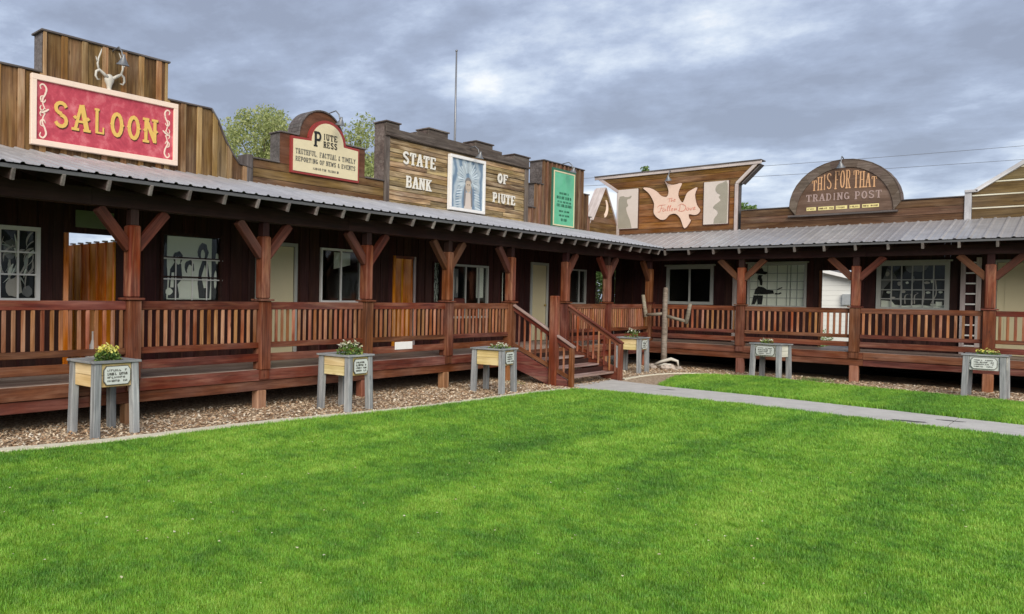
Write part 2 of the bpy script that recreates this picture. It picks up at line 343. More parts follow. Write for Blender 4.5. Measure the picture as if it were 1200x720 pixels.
def mat_grass():
    m, nt, b = newmat('grass_blade'); q = NB(nt)
    g = q.n('ShaderNodeNewGeometry'); pos = g.outputs['Position']
    oi = q.n('ShaderNodeObjectInfo')
    mp = q.n('ShaderNodeMapping'); mp.inputs['Rotation'].default_value = (0, 0, -.12); mp.inputs['Scale'].default_value = (1.15, .14, 1); q.link(pos, mp.inputs[0])
    stripes = q.noise(mp.outputs[0], 1.0, 3, .55, .5)
    blot = q.noise(pos, 1.1, 5, .6, .3); fine = q.noise(pos, 7, 3, .6)
    f = q.math('ADD', q.math('ADD', q.math('MULTIPLY', stripes, .40), q.math('MULTIPLY', blot, .28)), q.math('MULTIPLY', fine, .32))
    c = q.ramp(f, [(.38, (.095, .235, .03, 1)), (.46, (.16, .345, .038, 1)), (.53, (.245, .455, .046, 1)), (.62, (.38, .575, .085, 1))])
    r = q.math('ADD', q.math('MULTIPLY', g.outputs['Random Per Island'], .5), q.math('MULTIPLY', oi.outputs['Random'], .5))
    hs = q.n('ShaderNodeHueSaturation'); q.link(c, hs.inputs['Color'])
    q.link(q.math('ADD', q.math('MULTIPLY', r, .7), .65), hs.inputs['Value'])
    q.link(q.math('ADD', q.math('MULTIPLY', oi.outputs['Random'], .03), .487), hs.inputs['Hue'])
    c = hs.outputs[0]
    dead = q.math('GREATER_THAN', g.outputs['Random Per Island'], .965); c = q.mix(dead, c, (.50, .46, .22, 1))
    out = nt.nodes['Material Output']; tl = q.n('ShaderNodeBsdfTranslucent'); q.link(c, tl.inputs[0]); q.link(c, b.inputs['Base Color'])
    b.inputs['Roughness'].default_value = .45; b.inputs['Specular IOR Level'].default_value = .45
    mx = q.n('ShaderNodeMixShader'); mx.inputs[0].default_value = .35
    q.link(b.outputs[0], mx.inputs[1]); q.link(tl.outputs[0], mx.inputs[2]); q.link(mx.outputs[0], out.inputs[0])
    return m
M['grass'] = mat_grass()

# ------------------------------------------------------------------ object helpers
WM = {}
def reg(o, parent, mw):
    COL.objects.link(o)
    if parent is not None:
        o.parent = parent; o.matrix_parent_inverse = Matrix.Identity(4)
        o.matrix_basis = WM[parent.name].inverted() @ mw
    else: o.matrix_basis = mw
    WM[o.name] = mw.copy(); return o
def thing(name, label, cat, loc, group=None):
    o = bpy.data.objects.new(name, None); o.empty_display_size = .2
    reg(o, None, Matrix.Translation(Vector(loc)))
    o['label'] = label; o['category'] = cat
    if group: o['group'] = group
    return o
def tag(o, label, cat, group=None, kind=None):
    if label: o['label'] = label
    if cat: o['category'] = cat
    if group: o['group'] = group
    if kind: o['kind'] = kind
    return o
def mesh_obj(name, me, mat, parent=None, mw=None, smooth=False):
    if not me.materials: me.materials.append(M[mat] if isinstance(mat, str) else mat)
    if smooth:
        for p in me.polygons: p.use_smooth = True
    return reg(bpy.data.objects.new(name, me), parent, mw if mw is not None else Matrix.Identity(4))
def mk_mesh(name, V, F):
    me = bpy.data.meshes.new(name); me.from_pydata([tuple(v) for v in V], [], F); me.update(); return me
BOX = {}
def box_mesh(L, w, t, bev, mat):
    key = (round(L, 3), round(w, 4), round(t, 4), bev, mat)
    if key in BOX: return BOX[key]
    x, y, z = L/2, w/2, t/2; b = min(bev, x*.4, y*.4, z*.4)
    V = []; idx = {}
    F = []
    if b <= 0:
        V = [(i*x, j*y, k*z) for i in (-1, 1) for j in (-1, 1) for k in (-1, 1)]
        F = [(0, 1, 3, 2), (4, 6, 7, 5), (0, 4, 5, 1), (2, 3, 7, 6), (0, 2, 6, 4), (1, 5, 7, 3)]
    else:
        for i in (-1, 1):
            for j in (-1, 1):
                for k in (-1, 1):
                    for a in range(3):
                        p = [i*(x-b), j*(y-b), k*(z-b)]; s = (i, j, k)[a]; p[a] = s*(x, y, z)[a]
                        idx[(i, j, k, a)] = len(V); V.append(tuple(p))
        c = lambda i, j, k, a: idx[(i, j, k, a)]
        for s in (-1, 1):
            F.append([c(s, -1, -1, 0), c(s, 1, -1, 0), c(s, 1, 1, 0), c(s, -1, 1, 0)])
            F.append([c(-1, s, -1, 1), c(1, s, -1, 1), c(1, s, 1, 1), c(-1, s, 1, 1)])
            F.append([c(-1, -1, s, 2), c(1, -1, s, 2), c(1, 1, s, 2), c(-1, 1, s, 2)])
        for s in (-1, 1):
            for u in (-1, 1):
                F.append([c(-1, s, u, 1), c(1, s, u, 1), c(1, s, u, 2), c(-1, s, u, 2)])
                F.append([c(s, -1, u, 0), c(s, 1, u, 0), c(s, 1, u, 2), c(s, -1, u, 2)])
                F.append([c(s, u, -1, 0), c(s, u, 1, 0), c(s, u, 1, 1), c(s, u, -1, 1)])
                for k in (-1, 1): pass
        for i in (-1, 1):
            for j in (-1, 1):
                for k in (-1, 1): F.append([c(i, j, k, 0), c(i, j, k, 1), c(i, j, k, 2)])
        # orient outward
        G = []
        for f in F:
            p = [Vector(V[q]) for q in f]; n = (p[1]-p[0]).cross(p[2]-p[0]); ce = sum(p, Vector())/len(p)
            G.append(f if n.dot(ce) > 0 else f[::-1])
        F = G
    me = mk_mesh('piece', V, F); me.materials.append(M[mat]); BOX[key] = me; return me
def bar(name, p0, p1, w, t, mat, parent=None, up=(0, 0, 1), bev=.004):
    """box from p0 to p1 (local X = grain); w across, t along 'up'"""
    p0 = Vector(p0); p1 = Vector(p1); d = p1-p0; L = d.length; X = d/L
    up = Vector(up)
    if abs(X.dot(up)) > .99: up = Vector((1, 0, 0)) if abs(X.x) < .9 else Vector((0, 1, 0))
    Y = up.cross(X).normalized(); Z = X.cross(Y)
    mw = Matrix((X, Y, Z)).transposed().to_4x4(); mw.translation = (p0+p1)/2
    return mesh_obj(name, box_mesh(L, w, t, bev, mat), mat, parent, mw)
class Frame:
    """wing frame: u along the wing (to the viewer's right), n outwards, z up"""
    def __init__(s, side): s.side = side
    def P(s, u, n, z): return Vector((n, u, z)) if s.side == 'L' else Vector((u, -n, z))
    @property
    def U(s): return Vector((0, 1, 0)) if s.side == 'L' else Vector((1, 0, 0))
    @property
    def Nn(s): return Vector((1, 0, 0)) if s.side == 'L' else Vector((0, -1, 0))
    def box(s, name, u0, u1, n0, n1, z0, z1, mat, parent, grain=None, bev=.004):
        du, dn, dz = u1-u0, n1-n0, z1-z0; uc, nc, zc = (u0+u1)/2, (n0+n1)/2, (z0+z1)/2
        g = grain or max((du, 'u'), (dn, 'n'), (dz, 'z'))[1]
        if g == 'u': return bar(name, s.P(u0, nc, zc), s.P(u1, nc, zc), dn, dz, mat, parent, (0, 0, 1), bev)
        if g == 'z': return bar(name, s.P(uc, nc, z0), s.P(uc, nc, z1), du, dn, mat, parent, s.Nn, bev)
        return bar(name, s.P(uc, n0, zc), s.P(uc, n1, zc), du, dz, mat, parent, (0, 0, 1), bev)
    def prism(s, name, pts, n0, n1, mat, parent, grain='u', bev=0, org=None):
        u0, z0 = org or (min(p[0] for p in pts), min(p[1] for p in pts))
        ar = sum(a[0]*b[1]-b[0]*a[1] for a, b in zip(pts, pts[1:]+pts[:1]))
        if ar < 0: pts = pts[::-1]
        if grain == 'u': loc = [(p[0]-u0, p[1]-z0) for p in pts]; X, Y = s.U, Vector((0, 0, 1))
        else: loc = [(p[1]-z0, -(p[0]-u0)) for p in pts]; X, Y = Vector((0, 0, 1)), -s.U
        n = len(loc); d = n1-n0
        if bev and n <= 60:
            # chamfered front edge
            ins = inset(loc, bev)
            V = [(x, y, 0) for x, y in loc]+[(x, y, d-bev) for x, y in loc]+[(x, y, d) for x, y in ins]
            F = [list(range(n))[::-1], [2*n+i for i in range(n)]]
            for i in range(n):
                j = (i+1) % n; F.append([i, j, n+j, n+i]); F.append([n+i, n+j, 2*n+j, 2*n+i])
        else:
            V = [(x, y, 0) for x, y in loc]+[(x, y, d) for x, y in loc]
            F = [list(range(n))[::-1], [n+i for i in range(n)]]+[[i, (i+1) % n, n+(i+1) % n, n+i] for i in range(n)]
        mw = Matrix((X, Y, s.Nn)).transposed().to_4x4(); mw.translation = s.P(u0, n0, z0)
        return mesh_obj(name, mk_mesh(name, V, F), mat, parent, mw)
def inset(pts, d):
    n = len(pts); out = []
    for i in range(n):
        p = Vector(pts[i]); a = Vector(pts[i-1]); b = Vector(pts[(i+1) % n])
        e1 = (p-a); e2 = (b-p)
        if e1.length < 1e-6 or e2.length < 1e-6: out.append(tuple(p)); continue
        n1 = Vector((-e1.y, e1.x)).normalized(); n2 = Vector((-e2.y, e2.x)).normalized()
        m = n1+n2; l = m.length
        if l < .2: out.append(tuple(p)); continue
        m /= l; k = d/max(.35, m.dot(n1)); out.append(tuple(p+m*k))
    return out
def clip(poly, axis, val, keep_less):
    out = []; n = len(poly)
    for i in range(n):
        a, b = poly[i], poly[(i+1) % n]; ia = (a[axis] <= val) == keep_less; ib = (b[axis] <= val) == keep_less
        if ia: out.append(a)
        if ia != ib:
            t = (val-a[axis])/(b[axis]-a[axis]); out.append((a[0]+t*(b[0]-a[0]), a[1]+t*(b[1]-a[1])))
    return out
def clean(poly):
    out = []
    for p in poly:
        if not out or (abs(p[0]-out[-1][0])+abs(p[1]-out[-1][1])) > 1e-4: out.append(p)
    if len(out) > 1 and abs(out[0][0]-out[-1][0])+abs(out[0][1]-out[-1][1]) < 1e-4: out.pop()
    return out
def area(p): return abs(sum(a[0]*b[1]-b[0]*a[1] for a, b in zip(p, p[1:]+p[:1])))/2
def siding(fr, outline, axis, width, gap, n0, th, mat, parent, name='siding_board', lo=None, hi=None, jitter=.003, bev=.004, batten=None, gmin=1e-3):
    """clad an outline with individual boards; axis 0 = vertical boards, 1 = horizontal boards"""
    a0 = min(p[axis] for p in outline); a1 = max(p[axis] for p in outline)
    brk = sorted({round(p[axis], 4) for p, q in zip(outline, outline[1:]+outline[:1]) if abs(p[axis]-q[axis]) < 1e-4 and abs(p[1-axis]-q[1-axis]) > .05})
    a = a0
    while a < a1-1e-3:
        w = width*random.uniform(.92, 1.08); b = min(a+w, a1)
        for v in brk:
            if a+.03 < v < b+.05 and v < a1-1e-3: b = v; break
        pc = clean(clip(clip(outline, axis, a+gap/2, False), axis, b-gap/2, True))
        if len(pc) >= 3 and area(pc) > gmin:
            fr.prism(name, pc, n0, n0+th+random.uniform(0, jitter), mat, parent, 'z' if axis == 0 else 'u', bev)
        if batten and b < a1-.02:
            bw, bt, bm = batten
            pc = clean(clip(clip(outline, axis, b-bw/2, False), axis, b+bw/2, True))
            if len(pc) >= 3 and area(pc) > gmin: fr.prism('batten', pc, n0+th+jitter+.001, n0+th+jitter+bt, bm, parent, 'z' if axis == 0 else 'u', bev)
        a = b
def tube_mesh(pts, rad, seg=8, caps=True):
    pts = [Vector(p) for p in pts]; V = []; F = []
    if not hasattr(rad, '__len__'): rad = [rad]*len(pts)
    pr = None
    for i, p in enumerate(pts):
        d = (pts[min(i+1, len(pts)-1)]-pts[max(i-1, 0)]).normalized()
        if pr is None: pr = d.orthogonal().normalized()
        else: pr = (pr-d*pr.dot(d)).normalized()
        q = d.cross(pr)
        for k in range(seg):
            a = 2*PI*k/seg; V.append(p+(pr*math.cos(a)+q*math.sin(a))*rad[i])
    for i in range(len(pts)-1):
        for k in range(seg):
            a = i*seg+k; b = i*seg+(k+1) % seg; F.append([a, b, b+seg, a+seg])
    if caps: F.append(list(range(seg))[::-1]); F.append([(len(pts)-1)*seg+k for k in range(seg)])
    return V, F
def tube(name, pts, rad, mat, parent=None, seg=8, smooth=True):
    V, F = tube_mesh(pts, rad, seg); return mesh_obj(name, mk_mesh(name, V, F), mat, parent, None, smooth)
def lathe(name, prof, c, mat, parent=None, seg=16, mw=None):
    V = []; F = []
    for r, z in prof:
        for k in range(seg):
            a = 2*PI*k/seg; V.append((r*math.cos(a), r*math.sin(a), z))
    for i in range(len(prof)-1):
        for k in range(seg):
            a = i*seg+k; b = i*seg+(k+1) % seg; F.append([a, b, b+seg, a+seg])
    return mesh_obj(name, mk_mesh(name, V, F), mat, parent, mw or Matrix.Translation(Vector(c)), True)
def G(x, y): return -0.006*(y+10)-0.003*x
LF, RF = Frame('L'), Frame('R')
FN = -1.717        # wall and facade plane, metres behind the railing
ZD, ZR = 0.646, 1.691

# ------------------------------------------------------------------ ground, lawn, path, kerb
def sheet(name, poly, dz, mat, thick=0):
    V = [(x, y, G(x, y)+dz) for x, y in poly]; n = len(V)
    F = [list(range(n))]
    if thick:
        V += [(x, y, G(x, y)+dz-thick) for x, y in poly]; F += [[i, i+n, (i+1) % n+n, (i+1) % n] for i in range(n)]
    me = mk_mesh(name, V, F)
    if me.polygons[0].normal.z < 0: me.flip_normals()
    o = mesh_obj(name, me, mat); o['kind'] = 'structure'; return o
def smooth_line(pts, n=6):
    out = []; P = [Vector(p) for p in pts]
    for i in range(len(P)-1):
        p0 = P[max(i-1, 0)]; p1 = P[i]; p2 = P[i+1]; p3 = P[min(i+2, len(P)-1)]
        for k in range(n):
            t = k/n
            out.append(.5*((2*p1)+(-p0+p2)*t+(2*p0-5*p1+4*p2-p3)*t*t+(-p0+3*p1-3*p2+p3)*t**3))
    out.append(P[-1]); return [tuple(p) for p in out]
E0 = [(-600, -600), (600, -600), (600, 600), (-600, 600)]
sheet('ground', E0, -.03, 'earth')
curbL = smooth_line([(.5, -26), (.62, -22.5), (.74, -20.3), (.84, -19.1), (.97, -18.4), (1.05, -17.6), (1.08, -16.4), (1.16, -15.2), (1.36, -13.7), (1.49, -12.25), (1.54, -11), (1.54, -9.8), (1.60, -8.6), (1.68, -7.84)])
pathLo = smooth_line([(1.68, -7.84), (2.4, -7.62), (3.2, -7.5), (4.2, -7.4), (5.2, -7.45), (6.71, -7.62), (8.06, -7.79), (12, -8.2), (20, -9)])
pathUp = smooth_line([(1.43, -5.14), (2.12, -5.28), (3.0, -5.40), (4.48, -5.42), (6.41, -5.66), (7.96, -5.87), (12, -6.3), (20, -7.1)])
curbR = smooth_line([(1.33, -4.80), (1.27, -3.9), (1.27, -3.0), (1.40, -2.1), (1.75, -1.45), (2.4, -1.2), (3.4, -1.32), (4.76, -1.62), (6.85, -1.95), (7.78, -2.15), (12, -2.9), (20, -4.3)])
stripL = smooth_line([(2.34, -5.28), (2.22, -4.6), (1.98, -3.6), (1.88, -2.8), (2.0, -2.0), (2.4, -1.6), (2.84, -1.40)])
lawn_main = curbL+pathLo[1:]+[(20, -34), (.3, -34)]
sheet('lawn', lawn_main, 0.0, 'lawn')
ic = [i for i, p in enumerate(curbR) if p[0] > 2.84][0]
lawn_strip = stripL+curbR[ic:]+pathUp[::-1]
while lawn_strip[-1][0] < 2.36: lawn_strip.pop()
sheet('lawn_strip', lawn_strip, 0.001, 'lawn')
pathpoly = [(1.2, -7.75)]+pathLo+pathUp[::-1]+[(1.2, -5.0)]
def path_slabs():
    root = bpy.data.objects.new('concrete_path', None); root.empty_display_size = .2; reg(root, None, Matrix.Translation((4, -6.5, G(4, -6.5)))); root['kind'] = 'structure'
    x = 1.2
    while x < 19.9:
        x2 = x+(1.5 if x < 13 else 6); pc = clean(clip(clip(pathpoly, 0, x+.006, False), 0, min(x2, 20)-.006, True)); x = x2
        if len(pc) < 3: continue
        n = len(pc); V = [(a, b, G(a, b)+.012) for a, b in pc]+[(a, b, G(a, b)-.03) for a, b in pc]
        F = [list(range(n))]+[[k, k+n, (k+1) % n+n, (k+1) % n] for k in range(n)]; me = mk_mesh('slab', V, F)
        if me.polygons[0].normal.z < 0: me.flip_normals()
        mesh_obj('slab', me, 'path', root)
path_slabs()
mulchL = [(-3, -26)]+curbL+[(1.6, -7.6), (1.2, -5.0)]+curbR+[(20, 3), (-3, 3)]
sheet('mulch_bed', mulchL, -.004, 'mulch')
sheet('dirt_patch', [(1.3, -4.85)]+curbR[:ic]+stripL[::-1]+[(2.1, -5.3), (1.4, -5.15)], .006, 'mulch')
def ribbon(name, line, w, dz, h):
    V = []; F = []; n = len(line)
    for i, p in enumerate(line):
        a = Vector(line[max(i-1, 0)]); b = Vector(line[min(i+1, n-1)]); d = (b-a).normalized(); nn = Vector((-d.y, d.x))
        wj = w*(1+.12*math.sin(i*1.7)+.08*math.sin(i*4.1))
        for s, zz in ((-.5, -.03), (-.42, h), (.42, h), (.5, -.03)):
            q = Vector(p)+nn*wj*s; V.append((q.x, q.y, G(q.x, q.y)+dz+zz))
    for i in range(n-1):
        for k in range(3): F.append([i*4+k, i*4+k+1, i*4+k+5, i*4+k+4])
    me = mk_mesh(name, V, F); o = mesh_obj(name, me, 'curb'); o['kind'] = 'structure'
    if me.polygons[1].normal.z < 0: me.flip_normals()
    return o
off = lambda line, d: [(p[0]+d[0], p[1]+d[1]) for p in line]
ribbon('kerb_strip', off(curbL, (-.10, 0)), .20, 0, .03)
ribbon('kerb_strip', off(curbR, (0, .04)), .10, 0, .022)

# wood chips
def in_poly(x, y, poly):
    P = np.array(poly); n = len(P); c = np.zeros(len(x), bool); j = n-1
    for i in range(n):
        xi, yi = P[i]; xj, yj = P[j]
        m = ((yi > y) != (yj > y)) & (x < (xj-xi)*(y-yi)/(yj-yi+1e-12)+xi); c ^= m; j = i
    return c
def chips():
    xs, ys = [], []
    for (x0, x1, y0, y1, n) in ((-.5, 1.7, -22, -7.3, 34000), (-.6, 1.6, -5.1, 1, 5000), (1.2, 9.5, -2.6, .5, 14000), (-.4, 1.4, -8, -4.9, 2500)):
        x = rng.uniform(x0, x1, n); y = rng.uniform(y0, y1, n); k = in_poly(x, y, mulchL); xs.append(x[k]); ys.append(y[k])
    x = np.concatenate(xs); y = np.concatenate(ys); n = len(x)
    a = rng.uniform(0, 2*PI, n); L = rng.uniform(.009, .028, n); w = L*rng.uniform(.25, .6, n)
    t = rng.uniform(-.5, .5, n); z = -0.006*(y+10)-0.003*x+rng.uniform(.0, .018, n)
    t2 = rng.uniform(-.4, .4, n)
    ca, sa = np.cos(a), np.sin(a)
    V = np.zeros((n, 4, 3))
    for i, (s, q) in enumerate(((-1, -1), (1, -1), (1, 1), (-1, 1))):
        V[:, i, 0] = x+ca*L*s-sa*w*q; V[:, i, 1] = y+sa*L*s+ca*w*q; V[:, i, 2] = z+s*L*t+q*w*t2+.006
    me = bpy.data.meshes.new('wood_chips'); V = V.reshape(-1, 3)
    me.vertices.add(len(V)); me.vertices.foreach_set('co', V.ravel()); me.loops.add(len(V)); me.loops.foreach_set('vertex_index', np.arange(len(V)))
    me.polygons.add(n); me.polygons.foreach_set('loop_start', np.arange(0, 4*n, 4)); me.update(); me.validate()
    o = mesh_obj('wood_chips', me, 'chip'); o['kind'] = 'stuff'; o['label'] = 'reddish brown wood chip mulch between the lawn kerb and the deck'; o['category'] = 'wood chips'
chips()

# grass
def make_tuft(n=9, spread=.035, h=.05, w=.0026, seed=1):
    r = np.random.default_rng(seed); V = []; F = []
    for i in range(n):
        a = r.uniform(0, 2*PI); d = spread*math.sqrt(r.uniform(0, 1)); x, y = d*math.cos(a), d*math.sin(a)
        b = r.uniform(0, 2*PI); hh = h*r.uniform(.6, 1.15); lean = hh*r.uniform(.15, .8); dx, dy = math.cos(b), math.sin(b); px, py = -dy*w, dx*w
        k = len(V)
        V += [(x-px, y-py, -.005), (x+px, y+py, -.005), (x+dx*lean*.4-px*.8, y+dy*lean*.4-py*.8, hh*.6), (x+dx*lean*.4+px*.8, y+dy*lean*.4+py*.8, hh*.6), (x+dx*lean, y+dy*lean, hh)]
        F += [(k, k+1, k+3, k+2), (k+2, k+3, k+4)]
    me = mk_mesh('grass_tuft', V, F); me.materials.append(M['grass']); return bpy.data.objects.new('grass_tuft', me)
def grass(name, poly, n, label, seed):
    r = np.random.default_rng(seed)
    P = np.array(poly); x0, y0 = P.min(0); x1, y1 = P.max(0); x1 = min(x1, 14.5); y0 = max(y0, -24)
    pts = []; tot = 0
    while tot < n:
        x = r.uniform(x0, x1, 400000); y = r.uniform(y0, y1, 400000)
        dx = x-CAM.x; dy = y-CAM.y; d = np.hypot(dx, dy)
        pr = np.clip((4.2/np.maximum(d, 3.0))**1.15, 0, 1)
        # keep mostly what lies in front of the camera (with a margin for a side step)
        fx, fy = -.74, .673; front = dx*fx+dy*fy; side = dx*.673+dy*.74
        k = (r.uniform(0, 1, len(x)) < pr) & (front > 1.5) & (side > -.75*front-2.5) & (side < 1.25*front+2.5) & in_poly(x, y, poly)
        pts.append(np.stack([x[k], y[k], d[k]], 1)); tot += k.sum()
    A = np.concatenate(pts)[:n]; z = -0.006*(A[:, 1]+10)-0.003*A[:, 0]
    V = np.stack([A[:, 0], A[:, 1], z], 1); me = bpy.data.meshes.new(name); me.vertices.add(len(V)); me.vertices.foreach_set('co', V.ravel()); me.update()
    at = me.attributes.new('tsize', 'FLOAT', 'POINT'); at.data.foreach_set('value', (np.clip(A[:, 2]/7.0, .8, 1.8)*r.uniform(.75, 1.2, len(V))).astype(np.float32))
    o = reg(bpy.data.objects.new(name, me), None, Matrix.Identity(4)); o['kind'] = 'stuff'; o['label'] = label; o['category'] = 'grass'
    ng = bpy.data.node_groups.new(name, 'GeometryNodeTree')
    ng.interface.new_socket('Geometry', in_out='INPUT', socket_type='NodeSocketGeometry'); ng.interface.new_socket('Geometry', in_out='OUTPUT', socket_type='NodeSocketGeometry')
    N = ng.nodes; L = ng.links; gi = N.new('NodeGroupInput'); go = N.new('NodeGroupOutput')
    m2p = N.new('GeometryNodeMeshToPoints'); iop = N.new('GeometryNodeInstanceOnPoints')
    L.new(gi.outputs[0], m2p.inputs['Mesh']); L.new(m2p.outputs[0], iop.inputs['Points'])
    g2i = N.new('GeometryNodeGeometryToInstance')
    for k in range(4):
        oi = N.new('GeometryNodeObjectInfo'); oi.inputs['Object'].default_value = TUFTS[k]; oi.inputs['As Instance'].default_value = True
        L.new(oi.outputs['Geometry'], g2i.inputs[0])
    L.new(g2i.outputs[0], iop.inputs['Instance']); iop.inputs['Pick Instance'].default_value = True
    ri = N.new('FunctionNodeRandomValue'); ri.data_type = 'INT'; ri.inputs['Min'].default_value = 0
    for s in ri.inputs:
        if s.name == 'Min' and s.type == 'INT': s.default_value = 0
        if s.name == 'Max' and s.type == 'INT': s.default_value = 3
    io = [s for s in ri.outputs if s.type == 'INT'][0]; L.new(io, iop.inputs['Instance Index'])
    rr = N.new('FunctionNodeRandomValue'); rr.data_type = 'FLOAT_VECTOR'
    vs = [s for s in rr.inputs if s.type == 'VECTOR']; vs[0].default_value = (-.12, -.12, 0); vs[1].default_value = (.12, .12, 6.283)
    vo = [s for s in rr.outputs if s.type == 'VECTOR'][0]; L.new(vo, iop.inputs['Rotation'])
    na = N.new('GeometryNodeInputNamedAttribute'); na.data_type = 'FLOAT'; na.inputs['Name'].default_value = 'tsize'
    L.new([s for s in na.outputs if s.type == 'VALUE'][0], iop.inputs['Scale'])
    L.new(iop.outputs[0], go.inputs[0])
    md = o.modifiers.new('grass', 'NODES'); md.node_group = ng
TUFTS = [make_tuft(11, .04, .040, .0022, s) for s in (1, 2, 3, 4)]
lawn_in = off(curbL, (.055, 0))+pathLo[1:]+[(20, -34), (.4, -34)]
grass('lawn_grass', lawn_in, 330000, 'bright green mown grass of the main lawn in the foreground', 3)
grass('lawn_strip_grass', lawn_strip, 40000, 'narrow strip of green grass between the concrete path and the right deck', 4)

def petals():
    V = []; F = []
    r = random.Random(5)
    for i in range(520):
        d = r.uniform(4.5, 15); a = r.uniform(-.62, 1.0); x = CAM.x-.74*d+.673*d*a; y = CAM.y+.673*d+.74*d*a
        if x < 1.8 or y > -8.2: continue
        s = r.uniform(.006, .016); b = r.uniform(0, 6); z = G(x, y)+r.uniform(.035, .05); k = len(V)
        for t in (0, 1, 2, 3, 4): V.append((x+s*math.cos(b+t*1.257)*(1 if t % 2 else .6), y+s*math.sin(b+t*1.257)*.7, z+r.uniform(-.004, .006)))
        F.append((k, k+1, k+2, k+3, k+4))
    o = mesh_obj('fallen_petals', mk_mesh('petals', V, F), 'petal'); o['kind'] = 'stuff'; o['label'] = 'tiny pale petals and leaf scraps scattered over the lawn'; o['category'] = 'petals'
petals()
# ------------------------------------------------------------------ porches
SL = (3.839-3.229)/(.639+1.717)          # roof fall per metre
def zroof(n): return 3.229+(.639-n)*SL
def roof_panel(fr, par, u0, u1, mitre):
    """ribbed metal panel; mitre(u) gives the lowest n it may reach at u"""
    us = []; u = u0
    rib = .2286
    V = []; F = []
    prof = [(0, 0), (.022, .02), (.05, .02), (.072, 0), (.145, .0), (.152, .006), (.160, .0)]
    while u < u1-1e-6:
        for d, h in prof:
            if u+d <= u1: us.append((u+d, h))
        u += rib
    us.append((u1, 0))
    for (uu, h) in us:
        nf = min(.639, mitre(uu))
        for n in (FN, nf):
            V.append((uu, n, zroof(n)+h))
    P = [fr.P(a, b, c) for a, b, c in V]
    o = P[0].copy(); P = [p-o for p in P]
    for i in range(len(us)-1): F.append([2*i, 2*i+1, 2*i+3, 2*i+2])
    n = len(P); P += [p-Vector((0, 0, .004)) for p in P]
    F += [[n+a for a in f[::-1]] for f in F[:]]
    for i in range(len(us)-1): F.append([2*i+1, 2*i+1+n, 2*i+3+n, 2*i+3])
    return mesh_obj('roof_panel', mk_mesh('roof_panel', P, F), 'roof', par, Matrix.Translation(o))
